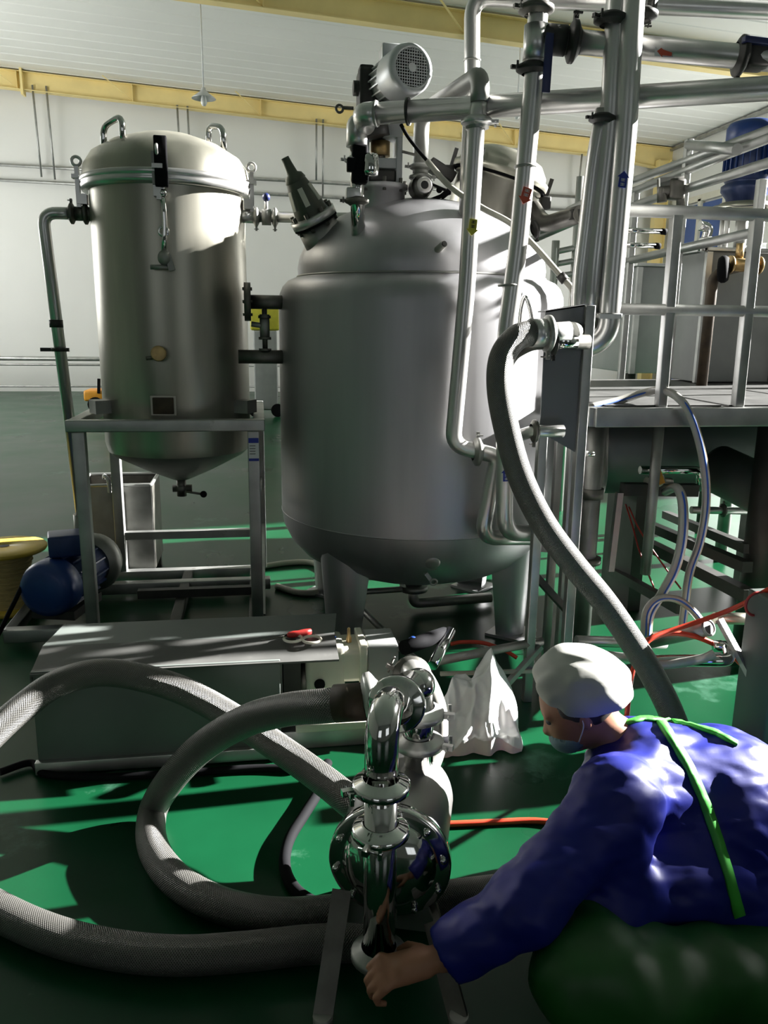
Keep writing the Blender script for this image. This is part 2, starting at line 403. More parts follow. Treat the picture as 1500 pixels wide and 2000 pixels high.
# rafters
def rafter(Y, d, label, n):
    t = thing('roof_beam', (0, Y, roof(0)-d), label, 'roof beam', 'yellow roof beams', 'structure')
    web = MB(); fl = MB()
    zt = lambda x: roof(x)-0.06
    zb = lambda x: roof(x)-0.06-d-(max(0, x-8.5)*0.09)
    xs = [XL, -3, 3, 8.5, XR]
    for i in range(len(xs)-1):
        x0, x1 = xs[i], xs[i+1]
        web.add([(x0, Y, zt(x0)), (x1, Y, zt(x1)), (x1, Y, zb(x1)), (x0, Y, zb(x0)), (x0, Y+.012, zt(x0)), (x1, Y+.012, zt(x1)), (x1, Y+.012, zb(x1)), (x0, Y+.012, zb(x0))],
                [(0, 1, 2, 3), (7, 6, 5, 4)], False)
    web.build('web', 'yellow_steel', t)
    for z in (zt, zb):
        f = MB()
        for i in range(len(xs)-1): f.bar((xs[i], Y, z(xs[i])), (xs[i+1], Y, z(xs[i+1])), 0.2, 0.015, up=(0, 0, 1)) if False else f.prism([(xs[i], Y-.1, z(xs[i])), (xs[i+1], Y-.1, z(xs[i+1])), (xs[i+1], Y+.1, z(xs[i+1])), (xs[i], Y+.1, z(xs[i]))], (0, 0, .014))
        f.build('flange', 'yellow_steel', t)
    for x in (-7.2, -5.0, -2.6, 0.2, 3.3, 6.2, 9.2):
        MB().box((x, Y-.05, (zt(x)+zb(x))/2), (.014, .1, d)).build('stiffener', 'yellow_steel', t)
        MB().bar((x, Y-.04, zb(x)+.03), (x-.55, Y-.5, roof(x)-.02), .035, .006).build('fly_brace', 'yellow_steel', t)
    # splice plate where two beam lengths meet
    xsp = -4.9 if n else 3.45
    MB().box((xsp, Y-.02, (zt(xsp)+zb(xsp))/2-.02), (.05, .24, d+.16)).build('splice_plate', 'yellow_steel', t)
    return t
rafter(20.0, 0.36, 'yellow steel roof beam along the far wall', 1)
rafter(13.5, 0.34, 'yellow steel roof beam nearer than the one at the far wall', 0)
for Y, lb in ((19.85, 'yellow steel column in the far right corner of the hall'),):
    t = thing('steel_column', (10.0, Y, 0), lb, 'column', None, 'structure')
    MB().box((10.0, Y, 2.85), (.3, .012, 5.7)).build('web', 'yellow_steel', t)
    for dx in (-.15, .15): MB().box((10.0+dx, Y, 2.85), (.014, .22, 5.7)).build('flange', 'yellow_steel', t)
# eave trim along the right wall
sk = thing('window_8', ((SKY[0]+SKY[1])/2, (SKY[2]+SKY[3])/2, 6.1), 'unseen roof opening beside the right wall, added to let sun in', 'window', None, 'structure')
for yy in (SKY[2], (SKY[2]+SKY[3])/2, SKY[3]): MB().bar((SKY[0], yy, roof(SKY[0])+.02), (SKY[1], yy, roof(SKY[1])+.02), .06, .06).build('opening_bar', 'white_paint', sk)
MB().bar((SKY[0], SKY[2], roof(SKY[0])+.02), (SKY[0], SKY[3], roof(SKY[0])+.02), .06, .06).build('opening_bar', 'white_paint', sk)
struct(MB().box((XR-.04, 14.4, 5.98), (.08, 11.8, .06)), 'trim_1', 'frame_steel', 'thin grey trim where right wall meets the ceiling')
# conduits on the far wall and their hanger rods
for z, lb in ((5.02, 'upper of the two grey conduits along the far wall'), (4.70, 'lower of the two grey conduits along the far wall')):
    MB().cyl((XL+.05, 20.2, z+.05), (XR-.6, 20.2, z-.22), .035, n=10).build('wall_conduit', 'frame_steel', None, lb, 'conduit', 'conduits on the far wall')
for i, (px, y0, y1) in enumerate(((63, 166, 345), (90, 168, 350), (346, 205, 345), (366, 207, 335), (618, 232, 352), (631, 233, 385), (905, 262, 330), (918, 264, 330), (1137, 300, 420))):
    a, c = V(px, y0, 19.95), V(px, y1, 20.12)
    c.x = a.x
    words = ['leftmost', 'second', 'third', 'fourth', 'fifth', 'sixth', 'seventh', 'eighth', 'last']
    MB().cyl(a, (a.x, 20.12, c.z), .022, n=8).build('hanger_rod', 'frame_steel', None, '%s thin rod from left hanging from the far yellow beam' % words[i], 'rod', 'rods hanging from the far beam')
# hanging lamps
def lamp(px, py, Y, label):
    c = V(px, py, Y); t = thing('pendant_lamp', c, label, 'lamp', 'pendant lamps')
    MB().cyl((c.x, c.y, c.z+.14), (c.x, c.y, roof(c.x)), .012, n=8).build('stem', 'white_paint', t)
    MB().lathe([(.03, .16), (.04, .12), (.06, .10), (.17, .02), (.19, 0), (.185, 0), (.16, .015), (.05, .09)], c, (0, 0, 1), 24).build('shade', 'motor_grey', t)
    MB().lathe([(.0, -.11), (.03, -.10), (.05, -.06), (.045, -.01), (.03, .05)], c, (0, 0, 1), 16).build('bulb', 'bulb_glass', t)
lamp(398, 193, 14.0, 'white pendant lamp hanging above the left filter tank')
lamp(1010, 220, 14.0, 'pendant lamp partly hidden behind the vertical steel pipes')
# long low rail and machines before the far wall
t = thing('guard_rail', (-4.5, 19.0, 0), 'grey guard rail along the foot of the far wall', 'rail')
for z, r in ((.83, .05), (.70, .025), (.22, .02)): MB().cyl((-8.9, 19, z), (1.2, 19, z), r, n=10).build('rail_bar', 'frame_steel', t)
for x in (-7.6, -5.9, -4.35, -2.6, -0.9, 0.7): MB().box((x, 19, .4), (.09, .05, .8)).build('post', 'frame_steel', t)
t = thing('pallet_stacker', (-3.0, 16.0, 0), 'orange pallet stacker parked behind the left filter tank', 'stacker')
MB().box((-3.02, 16, .30), (.42, .6, .2), None, .04).build('chassis', 'orange', t)
MB().box((-2.84, 16.1, .95), (.08, .08, 1.5)).build('mast', 'orange', t)
MB().box((-2.68, 16.0, .85), (.3, .5, .9), None, .03).build('body', 'orange', t)
MB().bar((-2.95, 15.7, .35), (-2.93, 15.7, .62), .05, .05).build('tiller', 'black_rubber', t)
MB().cyl((-3.02, 15.66, .14), (-3.02, 15.72, .14), .14, n=20).build('wheel', 'black_rubber', t)
MB().cyl((-2.62, 15.66, .1), (-2.62, 15.72, .1), .1, n=20).build('wheel', 'black_rubber', t)
MB().box((-1.2, 20.15, .75), (1.0, .25, 1.5)).build('white_cabinet', 'white_paint', None, 'white cabinet at far wall seen between the two tanks', 'cabinet')
c = V(517, 622, 15.0)
t = thing('floor_scrubber', (c.x, 15.0, 0), 'yellow machine seen in the gap between the tanks', 'machine')
MB().box((c.x, 15, c.z), (.52, .4, .42), None, .04).build('tank', 'sticker_yellow', t)
MB().box((c.x, 15, (c.z-.21)/2+.06), (.42, .4, c.z-.33), None, .03).build('body', 'paint_grey', t)
for dx in (-.2, .2): MB().cyl((c.x+dx, 14.76, .12), (c.x+dx, 14.82, .12), .12, n=18).build('wheel', 'black_rubber', t)
# blue door with a cream frame far along the right wall
t = thing('door_1', (10.25, 17.9, 0), 'blue door with cream frame far along the right wall', 'door', None, 'structure')
for i, (y0, y1) in enumerate(((17.35, 18.25), (18.37, 19.1))): MB().box((10.28, (y0+y1)/2, 2.25), (.05, y1-y0, 4.5)).build('leaf', 'blue_door', t)
for yy in (17.28, 18.31, 19.17): MB().box((10.24, yy, 2.3), (.1, .12, 4.6)).build('frame_post', 'cream', t)
MB().box((10.24, 18.22, 4.62), (.1, 2.0, .14)).build('lintel', 'cream', t)

# ================================================================== LEFT FILTER TANK ON ITS STAND
FC = Vector((-0.455, 4.70, 0)); FR = 0.405
zB, zT = 0.985, 2.36
t = thing('filter_tank', (FC.x, FC.y, 0.80), 'tall cylindrical steel filter tank with domed lid on a square stand', 'tank')
MB().lathe([(FR*.97, zB), (FR, zB+.05), (FR, 1.6), (FR, zT)], FC, (0, 0, 1), 64).build('shell', 'steel_warm', t)
MB().lathe([(.03, .80), (.05, .802), (.2, .87), (.36, .955), (FR*.97, zB)], FC, (0, 0, 1), 64).build('cone', 'steel_dull', t)
MB().lathe([(FR, zT-.01), (FR+.035, zT-.005), (FR+.04, zT+.02), (FR+.035, zT+.03), (FR+.04, zT+.034), (FR+.045, zT+.055), (FR+.02, zT+.065)], FC, (0, 0, 1), 64).build('flange_band', 'steel', t)
MB().lathe([(FR+.03, zT+.06), (FR+.02, zT+.12), (FR-.02, zT+.18), (FR-.12, zT+.24), (.15, zT+.285), (0, zT+.295)], FC, (0, 0, 1), 64).build('lid', 'steel_warm', t)
for (a, bq) in (((203, 280, 4.55), (240, 270, 4.45)), ((408, 276, 4.75), (437, 290, 4.65))):
    p0, p1 = V(*a), V(*bq); h = Vector((0, 0, .105))
    path = fillet([p0-h*.4, p0+h*.75, p1+h, p1-h*.4], .05)
    MB().tube(path, .016, 12).build('lid_handle', 'steel_polish', t)
# swing bolts
for ang in (-172, -90, -12, 35, 90, 145):
    a = math.radians(ang); d = Vector((math.cos(a), math.sin(a), 0)); c = FC+d*(FR+.05)
    q = MB().bar(c+Vector((0, 0, zT-.09)), c+Vector((0, 0, zT+.11)), .022, .022)
    q.box(c+Vector((0, 0, zT+.06)), (.05, .05, .02)); q.box(c+Vector((0, 0, zT-.05))-d*.02, (.05, .05, .05))
    o = q.build('swing_bolt', 'steel', t)
    MB().ring(c+Vector((0, 0, zT+.135)), Vector((-d.y, d.x, 0)), .022, .008, 16, 8).build('eye_nut', 'steel', o)
# black latch strap at the front with its hanging bolt
dF = (Vector((0.0, 0, 0))-FC); dF.z = 0; dF.normalize()
af = math.atan2(dF.y, dF.x)-0.06; dF = Vector((math.cos(af), math.sin(af), 0))
c = FC+dF*(FR+.06)
MB().bar(c+Vector((0, 0, zT-.035)), c+Vector((0, 0, zT+.20))-dF*.02, .062, .03, up=dF, bev=.008).build('latch_cover', 'black_rubber', t)
MB().bar(c+dF*-.03+Vector((-.035, 0, zT-.02)), c-dF*.03+Vector((-.035, 0, zT+.13)), .02, .02).build('latch_bracket', 'steel_dull', t)
q = MB(); p = c-dF*.02
q.tube(fillet([p+Vector((0, 0, zT-.05)), p+Vector((.004, 0, zT-.2)), p+Vector((-.006, 0, zT-.33))], .05), .013, 10)
q.sphere(p+Vector((0, 0, zT-.06)), .024); q.ring(p+Vector((-.004, 0, zT-.235)), dF, .022, .007, 16, 8)
q.build('hanging_bolt', 'steel_polish', t)
q = MB(); q.sphere(p+Vector((-.005, 0, zT-.36)), .034, 16, (1, 1, 1.1)); q.cyl(p+Vector((-.075, 0, zT-.405)), p+Vector((.02, 0, zT-.405)), .012, n=10); q.bar(p+Vector((.01, 0, zT-.34)), p+Vector((.03, 0, zT-.42)), .03, .03)
q.build('sample_cock', 'steel_dull', t)
# round port, nameplate pocket, drain
def onfilter(px, py, dr=0.0):
    # point of the cylinder surface seen at this picture point
    d = ray(px, py); o = CAM-Vector((FC.x, FC.y, 0)); R = FR+dr
    A = d.x**2+d.y**2; B = 2*(o.x*d.x+o.y*d.y); C_ = o.x**2+o.y**2-R*R
    s_ = (-B-math.sqrt(B*B-4*A*C_))/(2*A); pt = CAM+d*s_; n = Vector((pt.x-FC.x, pt.y-FC.y, 0)).normalized(); return pt, n
p, n = onfilter(313, 690); q = MB().cyl(p-n*.02, p+n*.05, .034, n=24); q.ring(p+n*.045, n, .034, .006, 24, 8); o = q.build('round_port', 'brass', t)
MB().cyl(p+n*.03+Vector((-.065, 0, -.025)), p+n*.03+Vector((-.03, 0, -.02)), .010, n=8).build('port_pin', 'steel_dark', o)
p, n = onfilter(320, 792); tx = Vector((-n.y, n.x, 0)); R = Matrix((tx, n, Vector((0, 0, 1)))).transposed()
q = MB().box(p+n*.012, (.105, .03, .085), R, .004); q.build('nameplate_pocket', 'rust_pipe', t)
MB().box(p+n*.0, (.13, .02, .10), R).build('pocket_frame', 'steel_warm', t)
q = MB().cyl(FC+Vector((0, 0, .81)), FC+Vector((0, 0, .70)), .028, n=16); q.cyl(FC+Vector((-.05, 0, .745)), FC+Vector((.06, 0, .745)), .022, n=16); q.sphere(FC+Vector((0, 0, .745)), .036)
o = q.build('drain_valve', 'steel_dark', t)
h = MB().cyl(FC+Vector((.03, -.05, .735)), FC+Vector((.12, -.08, .725)), .007, n=8); h.build('drain_lever', 'steel_dark', o)
MB().sphere(FC+Vector((.13, -.084, .725)), .02).build('lever_knob', 'black_rubber', o)
# inlet (left) and outlet (right) sanitary fittings
pl = Vector((FC.x-FR, 4.66, 2.24)); pr_ = Vector((FC.x+FR, 4.62, 2.25))
MB().cyl(pl+Vector((.05, 0, 0)), pl+Vector((-.08, 0, 0)), .036, n=20).build('inlet_nozzle', 'steel_dark', t)
MB().cyl(pr_-Vector((.05, 0, 0)), pr_+Vector((.06, 0, 0)), .034, n=20).build('outlet_nozzle', 'steel', t)
for a in (-150, -30, 60, 150):
    d = Vector((math.cos(math.radians(a)), math.sin(math.radians(a)), 0)); c = FC+d*(FR+.03)
    MB().box(c+Vector((0, 0, 1.245)), (.1, .1, .07), Matrix.Rotation(math.radians(a), 3, 'Z')).build('support_lug', 'steel_dull', t)

# stand
x0, x1, y0, y1, zt_ = -0.93, 0.0, 4.21, 5.19, 1.205
t = thing('tank_stand', (-.46, 4.7, 0), 'square tube steel stand carrying the filter tank', 'stand')
for (a, c2) in (((x0-.03, y0), (x1+.03, y0)), ((x0-.03, y1), (x1+.03, y1))):
    MB().bar((a[0], a[1], zt_-.03), (c2[0], c2[1], zt_-.03), .06, .06, bev=.006).build('top_rail', 'frame_steel', t)
for x in (x0, x1): MB().bar((x, y0, zt_-.032), (x, y1, zt_-.032), .06, .056, bev=.006).build('top_rail', 'frame_steel', t)
posts = [(x0+.03, y0), (x1-.03, y0), (x0+.03, y1), (x1-.0, y1)]
for (x, y) in posts: MB().bar((x, y, .1), (x, y, zt_-.06), .062, .062, bev=.006).build('post', 'frame_steel', t)
for (a, c2) in (((x0-.42, y0, .07), (x1+.08, y0, .07)), ((x0-.42, y1-.25, .07), (x1+.05, y1-.25, .07)), ((x0-.42, y1, .07), (x1, y1, .07))):
    MB().bar(a, c2, .07, .07, bev=.006).build('skid_beam', 'frame_steel', t)
for x in (x0-.40, x0+.45, x1-.05): MB().bar((x, y0, .069), (x, y1, .069), .06, .06, bev=.006).build('skid_beam', 'frame_dark', t)
MB().bar((x0, y1, .34), (x1, y1, .34), .05, .05).build('cross_rail', 'frame_steel', t)
MB().bar((x0+.2, y0+.45, .12), (x1, y0+.45, .12), .05, .05).build('cross_rail', 'frame_dark', t)
MB().bar((x1-.01, y0+.1, .08), (x1, y1-.05, .40), .045, .03).build('brace', 'frame_steel', t)
MB().cyl((x1-.02, y0, .71), (x1, y1, .71), .013, n=10).build('tie_bar', 'frame_dark', t)
lab = MB().box((x1-.03, y0-.033, 1.05), (.052, .003, .115)).build('label_card', 'sticker_white', t)
MB().box((x1-.03, y0-.0355, 1.098), (.052, .002, .026)).build('blue_header', 'sticker_blue', lab)
MB().box((x1-.03, y0-.0355, 0.997), (.052, .002, .014)).build('blue_footer', 'sticker_blue', lab)
for k in range(4): MB().box((x1-.036, y0-.0355, 1.07-.014*k), (.03, .0015, .003)).build('print_line', 'ink_black', lab)
# open steel bin behind the stand
t = thing('steel_bin', (-.93, 5.42, .1), 'open topped sheet steel bin behind the filter stand', 'bin')
q = MB(); bx0, bx1, by0, by1, bz0, bz1 = -1.16, -.70, 5.25, 5.65, .1, .66
for (c, s_) in (((bx0, (by0+by1)/2, .38), (.01, by1-by0, .56)), ((bx1, (by0+by1)/2, .38), (.01, by1-by0, .56)), (((bx0+bx1)/2, by1, .38), (bx1-bx0, .01, .56)), (((bx0+bx1)/2, (by0+by1)/2, .11), (bx1-bx0, by1-by0, .02))):
    MB().box(c, s_).build('side_sheet', 'steel_dark', t)
MB().box(((bx0+bx1)/2, by0, .38), (bx1-bx0, .01, .56)).build('front_sheet', 'steel_dull', t)
MB().tube(fillet([(bx0, by0, bz1), (bx1, by0, bz1), (bx1, by1, bz1), (bx0, by1, bz1), (bx0, by0, bz1)], .01), .012, 8).build('rim', 'frame_steel', t)
for (x, y) in ((bx0+.03, by0+.03), (bx1-.03, by0+.03), (bx0+.03, by1-.03), (bx1-.03, by1-.03)): MB().box((x, y, .05), (.05, .05, .1)).build('foot', 'frame_dark', t)
MB().tube(spline([(-1.0, 5.3, .70), (-.98, 5.22, .73), (-.955, 5.2, .70), (-.955, 5.22, .62)], 6), .012, 8).build('hook', 'white_paint', t)

# blue pump with its riser
t = thing('blue_pump', (-1.12, 4.5, .11), 'dark blue electric pump motor at the left end of the skid', 'pump')
c0, c1 = Vector((-1.15, 4.26, .285)), Vector((-1.02, 4.75, .285))
ax = (c1-c0).normalized()
MB().lathe([(0, -.01), (.10, -.008), (.14, .01), (.155, .05), (.155, .13), (.145, .14)], c0, ax, 36).build('fan_cover', 'blue_paint', t)
q = MB().cyl(c0+ax*.13, c1, .135, n=32); body = q.build('motor_body', 'blue_dark_paint', t)
for k in range(14):
    a = math.pi*2*k/14; x, y, d = frame_of(ax); rd = x*math.cos(a)+y*math.sin(a)
    MB().bar(c0+ax*.15+rd*.142, c1-ax*.06+rd*.142, .008, .026, up=rd).build('cooling_fin', 'blue_dark_paint', body)
MB().box((-1.06, 4.45, .50), (.19, .17, .12), Matrix.Rotation(.25, 3, 'Z'), .015).build('terminal_box', 'blue_dark_paint', t)
MB().box((-1.09, 4.5, .125), (.24, .34, .05), Matrix.Rotation(-.25, 3, 'Z')).build('foot_plate', 'frame_dark', t)
MB().lathe([(.06, -.02), (.17, 0), (.18, .06), (.16, .12), (.05, .14)], c1, ax, 32).build('pump_casing', 'steel_dull', t)
MB().tube(spline([(-1.25, 4.35, .36), (-1.32, 4.25, .2), (-1.42, 4.15, .03), (-1.6, 4.1, .015), (-2.2, 4.3, .012)], 8), .012, 8).build('power_cable', 'black_rubber', t)
top = pl+Vector((-.09, 0, 0))
bot = Vector((-1.03, 4.72, .60))
corner = Vector((V(80, 400, 4.66).x, 4.66, 2.24))
t = thing('riser_pipe', (bot.x, bot.y, bot.z), 'slim vertical steel pipe rising from blue pump to the filter tank inlet', 'pipe')
MB().tube(fillet([bot, corner+Vector((.005, 0, 0)), top], .1, 8), .031, 18).build('tube', 'steel', t)
MB().cyl(bot, (bot.x, bot.y, .40), .045, n=20).build('pump_outlet', 'steel_dull', t)
def along(a, c, z): s_ = (z-a.z)/(c.z-a.z); return a.lerp(c, s_)
p = along(bot, corner, V(95, 632, 4.67).z); MB().cyl(p-Vector((0, 0, .02)), p+Vector((0, 0, .02)), .036, n=16).build('black_band', 'black_iron', t)
p = along(bot, corner, V(93, 683, 4.67).z); o = MB().cyl(p-Vector((0, 0, .009)), p+Vector((0, 0, .009)), .045, n=20).build('clamp', 'black_iron', t)
MB().bar(p+Vector((-.1, 0, 0)), p+Vector((.05, 0, 0)), .014, .02).build('clamp_lever', 'black_iron', o)
tri_clamp(t, top+Vector((.0, 0, 0)), (1, 0, 0), .033, (0, 0, 1), 'steel_dark'); tri_clamp(t, top+Vector((.07, 0, 0)), (1, 0, 0), .033, None, 'steel_dark')

# rope spool
c = Vector((-1.52, 4.88, 0))
t = thing('rope_spool', c, 'yellow spool wound with cord at the left edge beside the blue pump', 'spool')
for z in (.0, .35): MB().lathe([(.02, z), (.235, z), (.24, z+.008), (.24, z+.02), (.235, z+.026), (.02, z+.026), (.02, z)], c, (0, 0, 1), 40).build('flange', 'yellow_plastic', t)
MB().lathe([(.17-.035*math.sin(math.pi*k/30)+.006*math.sin(k*2.4), .026+k*.0108) for k in range(31)], c, (0, 0, 1), 40).build('winding', 'rope', t)
MB().cyl(c+Vector((0, 0, .352)), c+Vector((0, 0, .378)), .03, n=16).build('hub_hole', 'ink_black', t)

# line from filter outlet to main tank with its valve
a = pr_+Vector((.06, 0, 0)); e = Vector((.70, 4.40, 2.27))
t = thing('transfer_pipe', a, 'horizontal steel pipe joining filter tank outlet to the main tank top', 'pipe')
MB().tube(fillet([a, Vector((.62, 4.52, 2.25)), Vector((.72, 4.42, 2.25)), Vector((.74, 4.40, 2.2))], .05), .028, 16).build('tube', 'steel', t)
tri_clamp(t, a+Vector((.0, 0, 0)), (1, 0, 0), .032, (0, 0, -1)); tri_clamp(t, a+Vector((.1, 0, 0)), (1, 0, 0), .032, (0, 0, -1))
o = MB().cyl(a+Vector((.03, 0, 0)), a+Vector((.08, 0, 0)), .042, n=20).build('valve_body', 'steel_dull', t)
MB().cyl(a+Vector((.055, 0, .03)), a+Vector((.055, 0, .09)), .01, n=8).build('valve_stem', 'steel', o)
MB().sphere(a+Vector((.055, -.01, .10)), .022).build('valve_knob', 'navy_plastic', o)
# ================================================================== MAIN MIXING TANK
TC = Vector((0.90, 4.50, 0)); TR = 0.78
t = MT = thing('mixing_tank', (TC.x, TC.y, 0), 'large jacketed stainless steel mixing tank standing on four legs', 'tank')
MB().lathe([(TR, .66), (TR, 1.2), (TR, 1.80), (.775, 1.845), (.758, 1.885), (.73, 1.915), (.695, 1.93), (.672, 1.935)], TC, (0, 0, 1), 96).build('shell', 'steel_brushed', t)
MB().lathe([(0.05, .25), (.2, .257), (.4, .30), (.55, .355), (.66, .42), (.73, .50), (.768, .58), (TR, .66)], TC, (0, 0, 1), 96).build('bottom_dish', 'steel_brushed', t)
dome_prof = [(.672, 1.935), (.676, 1.98), (.665, 2.04), (.635, 2.10), (.57, 2.17), (.46, 2.245), (.32, 2.305), (.16, 2.34), (0, 2.35)]
MB().lathe(dome_prof, TC, (0, 0, 1), 96).build('dome', 'steel_brushed', t)
MB().ring(TC+Vector((0, 0, 1.937)), (0, 0, 1), .676, .007, 96, 6).build('weld_seam', 'steel_dull', t)
MB().ring(TC+Vector((0, 0, .66)), (0, 0, 1), TR-.003, .005, 96, 6).build('weld_seam', 'steel_brushed', t)
def dome_z(x, y):
    r = math.hypot(x-TC.x, y-TC.y)
    for (r1, z1), (r2, z2) in zip(dome_prof[1:], dome_prof[2:]):
        if r2 <= r <= r1: return z2+(z1-z2)*(r-r2)/(r1-r2)
    return 1.95
def ontank(px, py, R=TR):
    d = ray(px, py); o = CAM-Vector((TC.x, TC.y, 0))
    A = d.x**2+d.y**2; B = 2*(o.x*d.x+o.y*d.y); C_ = o.x**2+o.y**2-R*R
    s_ = (-B-math.sqrt(max(0, B*B-4*A*C_)))/(2*A); pt = CAM+d*s_; n = Vector((pt.x-TC.x, pt.y-TC.y, 0)).normalized(); return pt, n
# legs: folded plate, flaring to the top
for a in (-139, -41, 40, 140):
    a = math.radians(a); d = Vector((math.cos(a), math.sin(a), 0)); s_ = Vector((-d.y, d.x, 0)); q = MB(); prof = []
    def sec(z, r, w, dep):
        c = TC+d*r+Vector((0, 0, z)); out = []
        for k in range(9):
            th = math.pi*(k/8); out.append(c+s_*(w*math.cos(th))+d*(dep*math.sin(th)-dep))
        return out
    rows = [sec(.56, .745, .145, .16), sec(.42, .735, .14, .16), sec(.2, .72, .115, .13), sec(.015, .71, .095, .11)]
    p = [v for r_ in rows for v in r_]; m_ = 9
    q.add(p, [(i*m_+k, i*m_+k+1, (i+1)*m_+k+1, (i+1)*m_+k) for i in range(3) for k in range(8)], True)
    pin = [v-d*.012 for v in p]
    q.add(pin, [(i*m_+k, (i+1)*m_+k, (i+1)*m_+k+1, i*m_+k+1) for i in range(3) for k in range(8)], True)
    q.box(TC+d*.64+Vector((0, 0, .008)), (.22, .22, .016), Matrix.Rotation(a, 3, 'Z'))
    q.build('leg', 'steel_brushed', t)
# bottom outlet
MB().cyl(TC+Vector((0, 0, .30)), TC+Vector((0, 0, .17)), .05, n=20).build('outlet_neck', 'steel_dull', t)
MB().cyl(TC+Vector((0, 0, .17)), TC+Vector((0, 0, .135)), .085, n=24).build('outlet_flange', 'steel_dull', t)
MB().tube(fillet([TC+Vector((0, 0, .135)), TC+Vector((0, 0, .05)), TC+Vector((.5, .05, .05))], .07), .032, 14).build('outlet_elbow', 'steel_dull', t)
MB().tube(fillet([TC+Vector((-.08, -.05, .16)), TC+Vector((-.42, -.05, .15)), TC+Vector((-.22, -.85, .12)), TC+Vector((-.13, -1.1, .12))], .05), .018, 10).build('drain_line', 'steel_dull', t)
# sample port low on the front
p, n = ontank(843, 1088, .70); n = (n*.8+Vector((0, 0, -.35))).normalized(); p = p-n*.03
q = MB().cyl(p-n*.1, p+n*.07, .035, n=20); q.cyl(p+n*.05, p+n*.075, .05, n=24); q.sphere(p+n*.075, .04, 16, (1, 1, .3), n)
o = q.build('sample_port', 'steel_dull', t)
q = MB(); k = p+n*.07+Vector((-.035, -.005, -.055)); q.bar(k, k+Vector((.03, 0, -.04)), .02, .02); q.ring(k+Vector((.04, -.01, -.045)), (0, 1, .2), .016, .006, 14, 6); q.build('wing_nut', 'steel_dull', o)
# stub on the dome front
p, n = ontank(848, 487, .66); p.z = V(848, 487, p.y).z
MB().cyl(p+Vector((.0, .04, -.02)), p+Vector((.035, -.05, .02)), .017, n=14).build('vent_stub', 'steel_dull', t)
MB().cyl(p+Vector((.035, -.05, .02)), p+Vector((.037, -.056, .022)), .013, n=14).build('stub_bore', 'ink_black', t)
# nozzles on the left flank with the level column
yN = 4.38
zc = V(515, 590, yN).z; za = V(515, 697, yN).z; xt = TC.x-TR
MB().cyl((xt+.05, yN, zc), (-.035, yN, zc), .036, n=20).build('upper_nozzle', 'steel_dark', t)
q = MB().cyl((-.062, yN, zc), (-.028, yN, zc), .098, n=32); fl = q.build('blind_flange', 'steel_dark', t)
for k in range(6): MB().cyl((-.07, yN+.075*math.cos(k*1.047), zc+.075*math.sin(k*1.047)), (-.02, yN+.075*math.cos(k*1.047), zc+.075*math.sin(k*1.047)), .008, n=6).build('bolt', 'steel_dark', fl)
MB().cyl((xt+.05, yN, za), (-.10, yN, za), .036, n=20).build('lower_nozzle', 'steel_dark', t)
xg = V(517, 640, yN).x
o = MB().cyl((xg, yN, za), (xg, yN, zc), .014, n=14).build('level_column', 'steel_dark', t)
MB().cyl((xg, yN, za+.1), (xg, yN, za+.22), .026, n=16).build('cock_body', 'steel_dull', o)
for dz in (.03, .09, .2): MB().cyl((xg, yN, za+dz), (xg, yN, za+dz+.014), .033, n=16).build('column_nut', 'steel_dark', o)
MB().cyl((xg-.07, yN, za+.17), (xg, yN, za+.16), .014, n=12).build('cock_lever', 'steel_dull', o)
# sight lamp with slotted cone on the left shoulder
b0, b1 = V(612, 425, 4.32), V(563, 322, 4.26); ax = (b1-b0).normalized()
bb = b0-ax*.03
t2 = thing('sight_lamp', bb-ax*.1, 'olive grey tapered sight lamp leaning out of the tank shoulder', 'sight lamp')
MB().cyl(bb-ax*.16, bb, .105, n=32).build('neck', 'steel_dull', t2)
MB().cyl(bb, bb+ax*.012, .118, n=32).build('gasket', 'black_rubber', t2)
fl = MB().cyl(bb+ax*.012, bb+ax*.05, .12, n=32).build('flange', 'steel', t2)
x, y, d = frame_of(ax)
for k in range(8):
    rd = x*math.cos(k*.785)+y*math.sin(k*.785); MB().cyl(bb+rd*.105-ax*.02, bb+rd*.105+ax*.075, .011, n=6).build('bolt', 'steel_dark', fl)
MB().lathe([(.088, .05), (.08, .1), (.066, .17), (.05, .23)], bb, ax, 20).build('cone', 'olive', t2)
MB().lathe([(.05, .22), (.055, .225), (.045, .25), (.028, .26), (.022, .31), (.02, .34), (0, .34)], bb, ax, 16).build('cap', 'olive', t2)
for k in range(6):
    rd = x*math.cos(k*1.047+.55)+y*math.sin(k*1.047+.55)
    MB().bar(bb+ax*.10+rd*.0805, bb+ax*.19+rd*.0615, .026, .006, up=rd).build('slot', 'cream', t2)

# agitator: base flange, yoke, gearbox, motor
c = V(744, 392, 4.35); c = Vector((c.x, 4.36, dome_z(c.x, 4.36)-.02))
ztop = V(744, 245, 4.36).z
t2 = thing('agitator_drive', c, 'agitator drive with grey motor and dark gearbox on the main tank top', 'agitator')
MB().lathe([(.125, -.06), (.125, .07), (.14, .075), (.14, .10), (.10, .105), (0, .105)], c, (0, 0, 1), 40).build('base_flange', 'steel_brushed', t2)
for k in range(8): MB().cyl(c+Vector((.125*math.cos(k*.785), .125*math.sin(k*.785), .06)), c+Vector((.125*math.cos(k*.785), .125*math.sin(k*.785), .125)), .010, n=6).build('bolt', 'steel_dark', t2)
hz = ztop-c.z
for sx in (-1, 1):
    MB().box(c+Vector((sx*.085, .0, .1+(hz-.1)/2)), (.03, .13, hz-.1), None, .005).build('yoke_leg', 'white_paint', t2)
MB().box(c+Vector((0, 0, hz-.03)), (.20, .14, .07), None, .006).build('yoke_plate', 'white_paint', t2)
MB().box(c+Vector((0, .01, hz*.52)), (.15, .12, .05), None, .006).build('yoke_plate', 'white_paint', t2)
